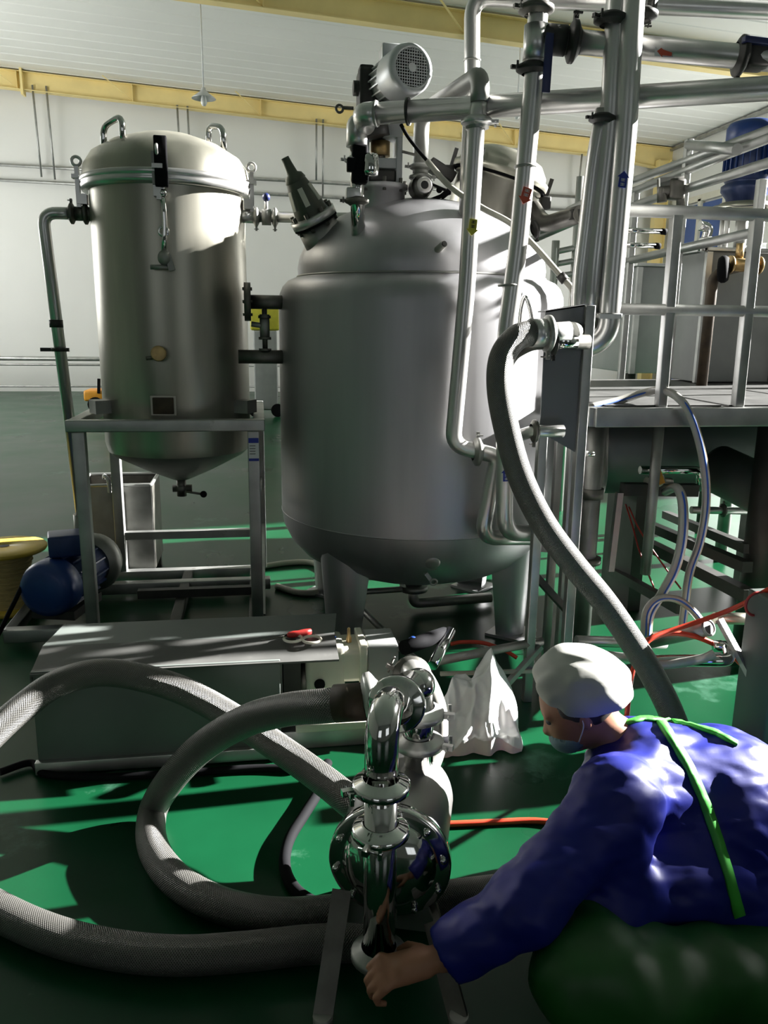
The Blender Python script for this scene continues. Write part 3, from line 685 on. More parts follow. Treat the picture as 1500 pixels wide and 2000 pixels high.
MB().cyl(c+Vector((0, 0, .08)), c+Vector((0, 0, hz)), .022, n=16).build('shaft', 'steel_dark', t2)
MB().cyl(c+Vector((-.005, 0, hz*.62)), c+Vector((-.005, 0, hz*.80)), .05, n=24).build('coupling', 'brass', t2)
MB().box(c+Vector((0, 0, .14)), (.14, .11, .06), None, .01).build('seal_housing', 'black_iron', t2)
g = V(722, 185, 4.3)
q = MB().box(g, (.12, .16, .22), None, .02); q.cyl(g+Vector((.0, 0, -.1)), g+Vector((.02, 0, -.2)), .085, n=24); q.cyl(g+Vector((-.03, -.02, .02)), g+Vector((-.085, -.02, .02)), .035, n=16); q.box(g+Vector((-.02, 0, .10)), (.07, .1, .05), None, .012)
q.build('gearbox', 'black_iron', t2)
f1 = V(806, 131, 3.98); f0 = V(738, 180, 4.36); ax = (f1-f0).normalized(); Lm = (f1-f0).length
MB().lathe([(.07, .0), (.105, .03), (.105, .10), (.085, .11)], f0, ax, 28).build('adapter', 'steel_dark', t2)
mb = MB().cyl(f0+ax*.1, f1-ax*.13, .092, n=32).build('motor_body', 'motor_grey', t2)
x, y, d = frame_of(ax)
for k in range(20):
    rd = x*math.cos(k*.314)+y*math.sin(k*.314); MB().bar(f0+ax*.12+rd*.097, f1-ax*.14+rd*.097, .006, .02, up=rd).build('cooling_fin', 'motor_grey', mb)
MB().lathe([(.108, -.17), (.112, -.16), (.112, -.03), (.105, -.008), (.088, 0), (.083, -.004), (.083, -.03), (0, -.03)], f1, ax, 40).build('fan_cover', 'motor_grey', t2)
MB().cyl(f1-ax*.03, f1-ax*.025, .082, n=32).build('grille_back', 'ink_black', t2)
q = MB()
for k in range(-6, 7):
    w = .0125*k; L2 = math.sqrt(max(0, .083**2-w*w))
    q.bar(f1-ax*.006+x*w-y*L2, f1-ax*.006+x*w+y*L2, .0032, .003, up=ax); q.bar(f1-ax*.006+y*w-x*L2, f1-ax*.006+y*w+x*L2, .0032, .003, up=ax)
q.cyl(f1-ax*.008, f1-ax*.002, .02, n=16)
q.build('fan_grille', 'motor_grey', t2)
MB().box(f0.lerp(f1, .45)+Vector((.0, .02, .12)), (.12, .14, .07), None, .01).build('terminal_box', 'motor_grey', t2)
MB().box(f0.lerp(f1, .4)+Vector((.02, 0, -.12)), (.16, .12, .03)).build('motor_foot', 'black_iron', t2)

# valve riser at the left of the agitator, ends in the long overhead pipe
GY0, GY1 = 3.84, 3.2
gp0, gp1 = V(735, 222, GY0), V(1560, 169, GY1-.05)
gpe = gp0.lerp(gp1, 2.4)
rx = V(700, 300, 4.05)
t2 = thing('overhead_pipe', gp0, 'long shiny steel pipe crossing overhead from main tank to right edge', 'pipe')
zg = gp0.z
e0 = Vector((V(697, 235, 4.05).x, 4.05, zg)); dn = Vector((e0.x+.01, 4.06, dome_z(e0.x, 4.06)-.02))
MB().tube([gp0+(gp0-gp1).normalized()*.02, gpe], .046, 24).build('tube', 'steel', t2)
MB().tube(fillet([gp0, gp0+(gp0-gp1).normalized()*.06, e0+Vector((.04, 0, 0)), e0, e0-Vector((0, 0, .1))], [.03, .03, .055], 6), .05, 20).build('elbow', 'steel', t2)
MB().ring(gp0, gp1-gp0, .048, .008, 24, 8).build('weld_ring', 'steel_dull', t2)
p = gp0.lerp(gp1, .085); MB().cyl(p-(gp1-gp0).normalized()*.006, p+(gp1-gp0).normalized()*.006, .057, n=24).build('pipe_strap', 'black_iron', t2)
MB().tube([e0-Vector((0, 0, .08)), dn], .034, 18).build('dropper', 'steel_polish', t2)
tri_clamp(t2, e0+Vector((-.0, 0, .0))+Vector((-.0, -.0, -.16)), (0, 0, 1), .036, (-1, -.2, 0), 'steel')
o = MB().box(V(702, 322, 4.03), (.075, .08, .17), None, .012).build('valve_actuator', 'black_rubber', t2)
MB().box(V(686, 322, 4.0), (.04, .05, .06), None, .006).build('actuator_tab', 'black_rubber', o)
MB().lathe([(.0, 0), (.035, .004), (.04, .03), (.035, .09), (.03, .10), (0, .1)], V(724, 345, 3.99), (0, 0, 1), 20).build('air_cylinder', 'steel_polish', t2)
q = MB().box(V(690, 378, 4.03), (.07, .05, .05), None, .006); q.build('pipe_union', 'steel', t2)
tri_clamp(t2, V(697, 393, 4.04), (0, 0, 1), .036, (-1, 0, 0), 'steel_dark')
q = MB(); k = e0+Vector((-.02, -.03, .06)); q.cyl(k, k+Vector((-.05, 0, .0)), .008, n=8); q.ring(k+Vector((-.065, 0, -.005)), (0, 1, 0), .016, .006, 14, 6); q.build('ring_handle', 'steel_dark', t2)

# second riser: vent valve, over the top and down the front (P1)
nz = Vector((V(820, 380, 4.3).x, 4.3, dome_z(V(820, 380, 4.3).x, 4.3)-.02))
zr = V(938, 146, 3.62).z
d_ = ray(935, 140); yk = d_.y*(zr-H)/d_.z
k1 = Vector((nz.x, 4.3, zr)); k2 = V(938, 150, 3.62); k2.z = zr
PY = 3.62
p1 = [nz, k1, k2, V(935, 190, PY), V(912, 560, PY), V(888, 838, PY)]
t2 = thing('jacket_feed_pipe', V(905, 700, PY), 'steel pipe with yellow sticker running down the front of the main tank', 'pipe')
MB().tube(fillet([nz, k1, k2, V(937, 200, PY)], .085, 8), .040, 20).build('upper_tube', 'steel_dull', t2)
low = [V(930, 245, PY), V(912, 560, PY), V(884, 868, PY), V(934, 882, PY), V(972, 890, PY), V(940, 1050, PY), V(1040, 1050, PY+.1)]
MB().tube(fillet([V(937, 200, PY)]+low, [.1, .1, .075, .04, .06, .09], 8), .038, 20).build('tube', 'steel', t2)
MB().cyl(V(932, 252, PY), V(932, 232, PY), .05, n=24).build('collar', 'steel_dull', t2)
tri_clamp(t2, V(931, 238, PY), (0, 0, 1), .042, (1, -.3, 0), 'steel'); tri_clamp(t2, V(932, 882, PY), (1, 0, 0), .042, (0, 0, 1), 'steel_dull')
a = V(921, 460, PY-.040); b_ = V(925, 428, PY-.040)
arrow_sticker(t2, b_, a, (0, -1, 0), .036, 'sticker_yellow', True, 'ink_black')
tri_clamp(t2, Vector((nz.x, nz.y, nz.z+.12)), (0, 0, 1), .036, (1, -.3, 0), 'steel_dull'); tri_clamp(t2, Vector((nz.x, nz.y, nz.z+.17)), (0, 0, 1), .036, (-1, 0, 0), 'steel_dull')
q = MB().lathe([(.055, -.05), (.06, 0), (.055, .05)], (nz.x, nz.y-.01, nz.z+.07), (0, -1, 0), 24); q.sphere((nz.x, nz.y, nz.z+.07), .055)
o = q.build('ball_valve', 'steel_dull', t2)
MB().lathe([(.022, .055), (.036, .058), (.04, .07), (.036, .078), (.02, .076)], (nz.x+.005, nz.y-.02, nz.z+.07), (0, -1, .0), 24).build('valve_port', 'steel', o)
MB().cyl((nz.x+.005, nz.y-.088, nz.z+.07), (nz.x+.005, nz.y-.092, nz.z+.07), .020, n=20).build('port_bore', 'ink_black', o)
MB().bar((nz.x+.06, nz.y, nz.z+.09), (nz.x+.13, nz.y-.02, nz.z+.06), .02, .012).build('valve_lever', 'black_rubber', o)
MB().bar((nz.x-.02, nz.y-.02, nz.z+.22), (nz.x-.10, nz.y-.02, nz.z+.235), .018, .01).build('valve_lever', 'steel_dark', o)

# upper-left drop pipe and the top cross pipe
t2 = thing('top_cross_pipe', V(925, 60, 4.0), 'steel pipe entering at top edge and turning down beside the motor', 'pipe')
q0, q1 = V(1560, 24, 3.55), V(922, -6, 4.0)
MB().tube(fillet([q1.lerp(q0, 2.4), q1, V(922, 185, 4.0), V(915, 300, 4.02), Vector((V(915, 300, 4.02).x, 4.02, dome_z(V(915, 300, 4.02).x, 4.02)-.02))], [.09, .04, .04], 8), .037, 20).build('tube', 'steel', t2)
MB().ring(V(922, 118, 4.0), (0, 0, 1), .037, .005, 20, 6).build('weld_ring', 'steel_dull', t2)
t2 = thing('pipe_clamp', V(1262, 25, 3.5), 'dark clamp joint on the top cross pipe', 'clamp')
tri_clamp(t2, V(1272, 12, 3.74), q0-q1, .04, (0, -.5, -1), 'black_iron'); tri_clamp(t2, V(1250, 30, 3.42), (0, 0, 1), .044, (-1, 0, 0), 'black_iron')

# P2 riser with red sticker, tee and blue-handled valve, and its branch to the right
Y2 = 3.48
t2 = thing('steam_riser', V(1000, 600, Y2), 'tall steel riser pipe with red arrow and blue handled valve', 'pipe')
MB().tube(fillet([V(1082, -640, Y2), V(1046, 120, Y2), V(1012, 480, Y2), V(988, 660, Y2), V(985, 1040, Y2), V(1050, 1042, Y2+.15)], [.1, .1, .1, .1, .085], 8), .041, 22).build('tube', 'steel', t2)
MB().tube([V(1049, 50, Y2), V(1045, 118, Y2)], .052, 22).build('tee_body', 'steel', t2)
for (x, y) in ((1026, 325), (993, 557)): MB().ring(V(x, y, Y2), (-.05, 0, 1), .042, .006, 22, 6).build('weld_ring', 'steel_dull', t2)
tri_clamp(t2, V(1047, 18, Y2), (0, 0, 1), .045, (-1, -.2, 0), 'steel_dark'); tri_clamp(t2, V(1040, 134, Y2), (0, 0, 1), .042, (-1, -.1, -.2), 'black_iron')
br0, br1 = V(1062, 76, Y2), V(1560, 121, 3.3)
dd = (br1-br0).normalized()
MB().tube([br0-dd*.02, br0.lerp(br1, 2.6)], .046, 22).build('branch_tube', 'steel', t2)
o = MB().cyl(br0+dd*.0, br0+dd*.09, .058, n=22).build('valve_body', 'black_iron', t2)
MB().bar(br0+dd*.0+Vector((.0, -.07, .0)), br0+Vector((-.005, -.075, -.22)), .034, .014, up=(0, -1, 0), bev=.004).build('valve_handle', 'navy_plastic', o)
MB().cyl(br0+Vector((0, -.02, 0)), br0+Vector((0, -.075, 0)), .02, n=12).build('valve_stem', 'black_iron', o)
tri_clamp(t2, br0+dd*.12, dd, .05, (0, 0, 1), 'black_iron')
vb = V(1475, 112, 3.33)
o = MB().box(vb, (.1, .09, .10), None, .02).build('valve_body', 'black_iron', t2)
MB().bar(vb+Vector((-.09, -.05, .045)), vb+Vector((.16, -.05, .035)), .03, .025, up=(0, 0, 1), bev=.004).build('valve_handle', 'navy_plastic', o)
tri_clamp(t2, vb-dd*.06, dd, .048, (0, 0, -1), 'black_iron')
arrow_sticker(t2, V(1031, 367, Y2-.042), V(1020, 398, Y2-.042) if False else V(1022, 398, Y2-.042), (0, -1, 0), .04, 'sticker_red')
ym = br0.lerp(br1, .42); ta = V(1312, 103, ym.y-.05); tb = V(1283, 100, ym.y-.045)
MB().bar(V(1314, 103, ym.y-.0465), V(1279, 100, ym.y-.0445), .034, .002, up=(0, -1, 0)).build('sticker_backing', 'sticker_white', t2)
arrow_sticker(t2, ta, tb, (0, -1, 0), .026, 'sticker_red', False)
arrow_sticker(t2, V(989, 940, Y2-.043), V(989, 913, Y2-.043), (0, -1, 0), .032, 'sticker_blue')

# bundle of three pipes going down behind the plate
YB3 = 3.36
def bundle(pts, r, label, extra=None, m='steel'):
    t2 = thing('vertical_pipe', pts[-1], label, 'pipe', 'bundle of vertical pipes')
    MB().tube(pts, r, 20).build('tube', m, t2); return t2
b1 = bundle(fillet([V(1272, -640, YB3), V(1222, 250, YB3), V(1192, 590, YB3), V(1188, 660, YB3), V(1120, 690, YB3+.06)], [.1, .1, .1, .09], 8), .047, 'thickest pipe of the bundle carrying a blue arrow, right of the others')
arrow_sticker(b1, V(1214, 366, YB3-.048), V(1219, 334, YB3-.048), (0, -1, 0), .034, 'sticker_blue')
MB().cyl(V(1189, 612, YB3), V(1188, 622, YB3), .06, n=24).build('flange', 'steel_dull', b1)
MB().bar(V(1170, 618, YB3-.05), V(1212, 618, YB3-.05), .02, .02).build('bracket', 'steel', b1)
b2 = bundle(fillet([V(1238, -640, YB3+.04), V(1190, 250, YB3+.04), V(1160, 520, YB3+.04), V(1152, 640, YB3+.06)], .1, 6), .040, 'middle pipe of the bundle left of the blue arrow pipe')
tri_clamp(b2, V(1193, 38, YB3+.03), (0, 0, 1), .042, (-1, -.4, 0), 'black_iron')
b3 = bundle(fillet([V(1178, 214, YB3+.05), V(1160, 300, YB3+.05), V(1130, 560, YB3+.05), V(1128, 640, YB3+.07)], .1, 6), .030, 'thinnest left pipe of the bundle ending under the overhead pipe')
tri_clamp(b3, V(1176, 232, YB3+.03), (0, 0, 1), .034, (-1, -.2, 0), 'black_iron')

# manhole on the right shoulder
mc = V(960, 398, 4.66); max_ = Vector((.27, -.08, .95)).normalized()
t2 = thing('manhole', mc-max_*.06, 'round tilted manhole with domed lid on the main tank right shoulder', 'manhole')
MB().lathe([(.235, -.2), (.235, .10), (.25, .105), (.25, .125), (.2, .125)], mc, max_, 48).build('neck', 'steel_warm', t2)
MB().lathe([(.27, .13), (.275, .14), (.275, .165), (.255, .17), (.25, .2), (.21, .25), (.12, .285), (0, .295)], mc, max_, 48).build('lid', 'steel_warm', t2)
MB().ring(mc+max_*.128, max_, .255, .01, 48, 8).build('gasket', 'black_rubber', t2)
x, y, d = frame_of(max_)
for k in range(6):
    rd = x*math.cos(k*1.047+.3)+y*math.sin(k*1.047+.3)
    o = MB().bar(mc+rd*.28+max_*.02, mc+rd*.28+max_*.22, .022, .022, up=rd).build('swing_bolt', 'black_iron', t2)
    MB().box(mc+rd*.285+max_*.09, (.06, .05, .07), None, .01).build('clamp_block', 'black_iron', o)
MB().box(mc+Vector((-.30, 0, .16)), (.16, .12, .06), Matrix.Rotation(.5, 3, 'Y'), .01).build('hinge', 'black_iron', t2)
q = MB().cyl(V(862, 385, 4.3), V(878, 372, 4.3), .016, n=10); q.cyl(V(838, 392, 4.3), V(880, 376, 4.28), .010, n=8); q.sphere(V(858, 371, 4.28), .016)
q.build('lever', 'black_rubber', t2)

# beige cable over the tank
path = spline([V(783, 243, 4.2), V(800, 272, 4.18), V(835, 315, 4.1), V(880, 365, 3.98), V(940, 405, 3.9), V(1000, 438, 3.82), V(1050, 487, 3.76), V(1098, 542, 3.7), V(1117, 565, 3.66), V(1126, 598, 3.6)], 10)
t2 = thing('air_hose', path[-1], 'beige air hose draped over the tank top behind the risers', 'hose')
MB().tube(path[20:], .014, 10).build('tube', 'beige_hose', t2); MB().tube(path[:22], .009, 10).build('black_end', 'black_rubber', t2)
MB().cyl(V(1094, 537, 3.705), V(1104, 549, 3.69), .022, n=12).build('joint', 'black_iron', t2)
# hose loop of steel beside the riser
MB().tube(spline([V(1014, 640, 3.6), V(1018, 600, 3.58), V(1026, 580, 3.57), V(1034, 600, 3.57), V(1042, 640, 3.58)], 8), .009, 10).build('bent_rod', 'steel_polish', None, 'bright bent rod loop between tank and hose top', 'rod')

# ================================================================== PLATE AND POSTS THAT HOLD THE HOSE
YP = 3.24
t2 = thing('hose_bracket', (1.32, YP, 0), 'grey sheet bracket on steel posts holding the big hose', 'bracket')
pa, pb, pc, pd, pe = V(1066, 607, YP), V(1150, 594, YP), V(1138, 892, YP), V(1052, 842, YP), V(1056, 815, YP)
MB().prism([pa, pb, pc, pd, pe], (0, .006, 0)).build('sheet', 'plate_grey', t2)
MB().prism([pa, pb, pb+Vector((0, .1, 0)), pa+Vector((0, .1, 0))], (0, 0, -.006)).build('top_lip', 'plate_grey', t2)
def post(a, bt, w, m='frame_steel', name='post'): return MB().bar(a, bt, w, w, up=(0, 1, 0), bev=.004).build(name, m, t2)
f2 = V(1104, 1250, YP); f2 = Vector((V(1118, 1100, YP).x, YP, 0))
tp = V(1151, 596, YP); post(Vector((tp.x, YP, tp.z)), Vector((tp.x+.005, YP, 0)), .042)
p1x = V(1050, 1000, YP+.03).x; post(Vector((p1x, YP+.03, V(1056, 842, YP).z)), Vector((p1x, YP+.03, 0)), .040)
px_ = V(1118, 900, YP+.2).x; post(Vector((px_, YP+.2, V(1118, 862, YP+.2).z)), Vector((px_, YP+.2, 0)), .042)
px2 = V(1090, 900, YP+.35).x; post(Vector((px2, YP+.35, V(1090, 850, YP+.35).z)), Vector((px2, YP+.35, 0)), .036, 'frame_steel')
MB().bar(V(1046, 1125, YP+.03), V(1112, 1198, YP+.1), .03, .03).build('brace', 'frame_dark', t2)
MB().bar(V(1048, 1070, YP+.03), V(1118, 1075, YP+.2), .03, .03).build('cross_bar', 'frame_dark', t2)
MB().tube([V(1058, 1252, YP+.05), V(850, 1292, YP-.1)], .02, 12).build('floor_tube', 'steel_dull', t2)
MB().bar(V(1056, 1262, YP+.02), V(985, 1342, YP-.02), .03, .02).build('brace', 'frame_steel', t2)
MB().bar(V(1050, 1310, YP), V(860, 1316, YP), .016, .016).build('cross_bar', 'beige_hose', t2)
# stub pipes through the sheet
hp = V(1060, 655, YP-.06)
st = MB().tube([V(1050, 652, YP-.06), V(1112, 648, YP-.06), ], .042, 18).build('stub_pipe', 'steel', t2)
MB().tube([V(1112, 648, YP-.06), V(1128, 647, YP+.05)], .04, 18).build('stub_pipe', 'steel_dull', t2)
tri_clamp(t2, V(1070, 652, YP-.06), (1, 0, .0), .046, (0, -.2, -1), 'steel_dull')
MB().tube(fillet([V(1150, 668, YP-.05), V(1040, 668, YP-.05), V(1000, 690, YP+.06), V(985, 720, YP+.15)], .05), .03, 16).build('stub_pipe', 'steel_dark', t2)
tri_clamp(t2, V(1080, 668, YP-.05), (1, 0, 0), .034, (0, -.2, -1), 'black_iron')
MB().tube([V(1085, 667, YP-.055), V(1125, 667, YP-.055)], .033, 16).build('stub_sleeve', 'steel_polish', t2)
MB().tube(fillet([V(1100, 842, YP-.04), V(1042, 842, YP-.04), V(1010, 852, YP+.1), V(990, 900, YP+.15)], .05), .026, 16).build('lower_pipe', 'steel', t2)
tri_clamp(t2, V(1044, 842, YP-.04), (1, 0, 0), .030, (0, 0, -1), 'steel_dark')
MB().tube([V(1160, 886, YP), V(1144, 886, YP)], .012, 10).build('bolt', 'steel_polish', t2)

# ================================================================== BRAIDED HOSES
def hose(name, pts, r, label, group='braided steel hoses', n=14):
    path = spline(PTS(pts), n); t2 = thing(name, path[0], label, 'hose', group)
    MB().tube(path, r, 24).build('braid', 'braid', t2)
    return t2, path
ht, path = hose('braided_hose', [(1066, 650, 3.18), (1040, 650, 3.16), (1006, 662, 3.14), (980, 700, 3.12), (976, 760, 3.1), (990, 840, 3.06), (1016, 930, 3.02), (1060, 1020, 2.97), (1118, 1100, 2.93), (1180, 1175, 2.9), (1232, 1250, 2.87), (1275, 1320, 2.83), (1312, 1395, 2.78), (1335, 1470, 2.68), (1345, 1560, 2.55)], .052,
         'big braided hose sweeping from grey bracket down behind the worker')
MB().tube([V(1036, 650, 3.155), V(1066, 650, 3.175)], .056, 24).build('crimp_sleeve', 'steel', ht)
# ================================================================== PLATFORM WITH RAILINGS AND VESSELS
ZD = 1.335
t = thing('platform', (2.6, 4.4, 0), 'raised steel platform with tube railing at the right', 'platform')
dk = MB(); dk.box((2.86, 4.45, ZD-.006), (2.64, 1.9, .012)); dk.build('deck_plate', 'deck', t)
for i, (xa, xb) in enumerate(((1.58, 2.2), (2.2, 2.85), (2.85, 3.5))): MB().prism([(xa+.02, 3.53, ZD+.001), (xb-.02, 3.53, ZD+.001), (xb-.02, 3.56+.9, ZD+.001), (xa+.02, 3.56+.9, ZD+.001)], (0, 0, .006)).build('tread_plate', 'deck', t)
MB().box((2.86, 3.5, ZD-.045), (2.66, .05, .09), None, .006).build('front_beam', 'frame_steel', t)
MB().box((1.53, 4.45, ZD-.045), (.05, 1.9, .09), None, .006).build('side_beam', 'frame_steel', t)
MB().box((2.86, 5.4, ZD-.045), (2.66, .05, .09)).build('rear_beam', 'frame_dark', t)
for (x, y) in ((1.60, 3.62), (3.4, 3.62), (1.60, 5.3), (3.4, 5.3)): MB().cyl((x, y, 0), (x, y, ZD-.09), .045, n=18).build('platform_leg', 'steel_dull', t)
p = Vector((1.60, 3.62, .55)); MB().cyl(p, p+Vector((0, 0, .03)), .07, n=20).build('leg_collar', 'steel_dark', t)
MB().cyl(p+Vector((.0, 0, .33)), p+Vector((0, 0, .38)), .058, n=20).build('leg_collar', 'steel_dark', t)
xm = V(1283, 900, 3.55).x; MB().cyl((xm, 3.56, .5), (xm, 3.56, ZD-.05), .026, n=14).build('platform_leg', 'steel_dull', t)
# front railing
YR = 3.52
zr1, zr0 = V(1350, 415, YR).z, V(1350, 606, YR).z
def rail(a, b_, r, m='frame_steel', name='rail_bar'): return MB().tube([a, b_], r, 14).build(name, m, t)
xL = V(1206, 605, YR).x; xR = 3.9
rail((xL, YR, zr1), (xR, YR, zr1), .028); rail((xL, YR, zr0), (xR, YR, zr0), .026)
for px in (1308, 1462):
    x = V(px, 600, YR).x; MB().bar((x, YR, ZD), (x-.01, YR, zr1), .045, .045, bev=.004).build('rail_post', 'frame_steel', t)
x = V(1640, 600, YR).x; MB().bar((x, YR, ZD), (x, YR, zr1), .045, .045).build('rail_post', 'frame_steel', t)
# inner railing going away from the viewer
XI = 2.62
def onX(px, py): return VX(px, py, XI)
for (a, c) in (((1216, 512), (1480, 452)), ((1224, 358), (1520, 248)), ((1226, 378), (1520, 262)), ((1228, 404), (1520, 312))):
    A, B = onX(*a), onX(*c); z = (A.z+B.z)/2
    rail(A, B, .027)
for px, pt in ((1346, 272), (1242, 372), (1488, 350)):
    q = onX(px, pt); MB().bar((q.x, q.y, ZD if px != 1242 else 0.0), (q.x, q.y, q.z), .042, .042, bev=.004).build('rail_post', 'frame_steel', t)
q0 = onX(1346, 283); rail(q0, V(1440, 292, 4.2), .03)
# low beams under the deck
for (a, c, w) in (((1205, 1000, 5.2), (1460, 1108, 3.5), .055), ((1200, 1030, 5.2), (1465, 1165, 3.4), .065), ((1300, 1005, 5.0), (1462, 1072, 3.6), .05), ((1195, 1115, 4.6), (1330, 1190, 3.6), .05)):
    MB().bar(V(*a), V(*c), w, w).build('low_beam', 'frame_dark', t)
MB().bar(V(1215, 955, 3.7), V(1360, 957, 3.7), .055, .06).build('cross_beam', 'frame_dark', t)
for px in (1206,): MB().bar(V(1210, 962, 3.62), V(1192, 1115, 3.62), .03, .03).build('hanger_bar', 'frame_steel', t)
MB().cyl((V(1485, 1100, 3.62).x, 3.62, 0), (V(1485, 1100, 3.62).x, 3.62, ZD-.09), .09, n=28).build('platform_leg', 'frame_dark', t)

# box vessels on the platform
def vessel(x0, x1, y0, y1, z1, label, m='paint_grey'):
    v = thing('box_vessel', ((x0+x1)/2, (y0+y1)/2, ZD), label, 'vessel', 'box vessels on the platform')
    MB().box(((x0+x1)/2, (y0+y1)/2, (ZD+z1)/2+.004), (x1-x0, y1-y0, z1-ZD-.008), None, .008).build('body', m, v)
    MB().box(((x0+x1)/2, (y0+y1)/2, z1+.012), (x1-x0+.06, y1-y0+.06, .024), None, .004).build('rim', 'frame_steel', v)
    for x in (x0, (x0+x1)/2, x1): MB().box((x, y0-.015, (ZD+z1)/2), (.04, .03, z1-ZD-.01)).build('stiffener', 'frame_steel', v)
    return v
xa = V(1372, 600, 5.05).x
v1 = vessel(xa, xa+1.1, 5.05, 5.38, V(1372, 490, 5.05).z, 'grey box vessel with brass valve standing on the platform', 'paint_grey')
xb = V(1242, 600, 6.0).x
v2 = vessel(xb, xb+.85, 6.0, 6.8, V(1242, 520, 6.0).z, 'grey box vessel farther back, left of the valve vessel', 'paint_grey')
for dx in (0.05, .8):
    MB().cyl((xb+dx, 6.1, 0), (xb+dx, 6.1, ZD), .04, n=12).build('leg', 'frame_dark', v2)
# rusty valve line on the near vessel
yv = 4.85
t = thing('valve_line', V(1390, 740, yv), 'rusty pipe with black handwheel and brass valve before the box vessel', 'valve')
k0, k1, k2 = V(1388, 742, yv), V(1392, 545, yv), V(1412, 528, yv)
k0.z = ZD
MB().tube(fillet([Vector((k1.x, yv, ZD)), k1, k2, V(1440, 522, yv)], .08, 6), .034, 16).build('tube', 'rust_pipe', t)
hw = V(1413, 526, yv-.06); hax = Vector((.75, -.6, .05)).normalized()
MB().lathe([(0, -.03), (.07, -.028), (.082, -.01), (.082, .01), (.07, .028), (0, .03)], hw, hax, 28).build('handwheel', 'black_rubber', t)
vb = V(1442, 518, yv)
q = MB().box(vb, (.10, .09, .08), None, .015); q.cyl(vb+Vector((0, 0, .03)), vb+Vector((0, 0, .13)), .025, n=12); q.cyl(vb+Vector((-.06, -.02, 0)), vb+Vector((.12, -.02, 0)), .04, n=16); q.cyl(vb+Vector((.04, -.05, -.09)), vb+Vector((.05, -.05, .04)), .015, n=10)
q.build('brass_body', 'brass', t)
for dx in (-.075, .06, .12): MB().cyl(vb+Vector((dx, -.02, 0)), vb+Vector((dx+.012, -.02, 0)), .055, n=18).build('flange', 'brass', t)
# blue agitator motor on the near vessel
c = V(1452, 408, 5.2); zrim = V(1372, 490, 5.05).z+.024
zt2 = V(1466, 236, 5.2).z
t = thing('blue_agitator_motor', c, 'upright blue motor on top of the box vessel behind the railing', 'motor')
MB().lathe([(.2, 0), (.2, .015), (.15, .02), (.15, .035), (0, .035)], c, (0, 0, 1), 32).build('base_flange', 'steel_warm', t)
hh = zt2-c.z
for k in range(4):
    a = k*math.pi/2+.5; MB().cyl(c+Vector((.16*math.cos(a), .12*math.sin(a), 0)), Vector((c.x+.16*math.cos(a), c.y+.12*math.sin(a), zrim)), .018, n=10).build('mount_leg', 'steel', t)
MB().cyl(c, Vector((c.x, c.y, zrim)), .04, n=16).build('shaft_sleeve', 'steel_dull', t)
MB().lathe([(.11, .03), (.12, hh*.12), (.155, hh*.2), (.155, hh*.26), (.13, hh*.29), (.135, hh*.31)], c, (0, 0, 1), 32).build('gear_unit', 'blue_dark_paint', t)
mb = MB().lathe([(.135, hh*.31), (.14, hh*.32), (.14, hh*.72), (.13, hh*.74)], c, (0, 0, 1), 32).build('motor_body', 'blue_dark_paint', t)
for k in range(24):
    a = k*math.pi/12; d = Vector((math.cos(a), math.sin(a), 0)); MB().bar(c+d*.146+Vector((0, 0, hh*.36)), c+d*.146+Vector((0, 0, hh*.71)), .006, .02, up=d).build('cooling_fin', 'blue_paint', mb)
MB().lathe([(.145, hh*.74), (.155, hh*.76), (.155, hh*.92), (.14, hh*.97), (.09, hh), (0, hh)], c, (0, 0, 1), 36).build('fan_cover', 'blue_paint', t)
MB().box(c+Vector((.12, -.12, hh*.55)), (.14, .1, .13), None, .012).build('terminal_box', 'white_paint', t)
# small fittings seen over the rails
t = thing('steam_trap', V(1315, 385, 4.6), 'small dark valve cluster clipped to the inner railing', 'valve')
q = MB().box(V(1318, 370, 4.9), (.1, .1, .12), None, .02); q.cyl(V(1290, 372, 4.9), V(1335, 372, 4.9), .035, n=14); q.cyl(V(1293, 350, 4.9), V(1293, 395, 4.9), .03, n=14); q.cyl(V(1330, 350, 4.9), V(1330, 405, 4.9), .028, n=14)
q.build('body', 'steel_dark', t); MB().bar(V(1288, 356, 4.88), V(1335, 352, 4.88), .02, .05).build('lever', 'steel_polish', t)
for (a, c, lb) in (((1214, 449), (1292, 452), 'upper bright chrome stub left of the front railing post'), ((1212, 478), (1280, 480), 'lower bright chrome stub left of the front railing post')):
    t = thing('chrome_stub', V(*a, 3.9), lb, 'pipe', 'chrome stubs')
    MB().tube([V(*a, 3.9), V(*c, 3.9)], .013, 12).build('tube', 'steel_polish', t); MB().tube([V(*c, 3.9), V(c[0]+9, c[1]+1, 3.9)], .015, 12).build('cap', 'black_rubber', t)
t = thing('sample_spout', V(1382, 470, 4.9), 'bright polished elbow spout above the box vessel', 'pipe')
MB().tube(fillet([V(1372, 492, 4.9), V(1380, 462, 4.9), V(1385, 445, 4.9), V(1366, 440, 4.9)], .05), .03, 14).build('tube', 'steel_polish', t)
tri_clamp(t, V(1380, 468, 4.9), (0, 0, 1), .03, (1, 0, 0), 'steel')
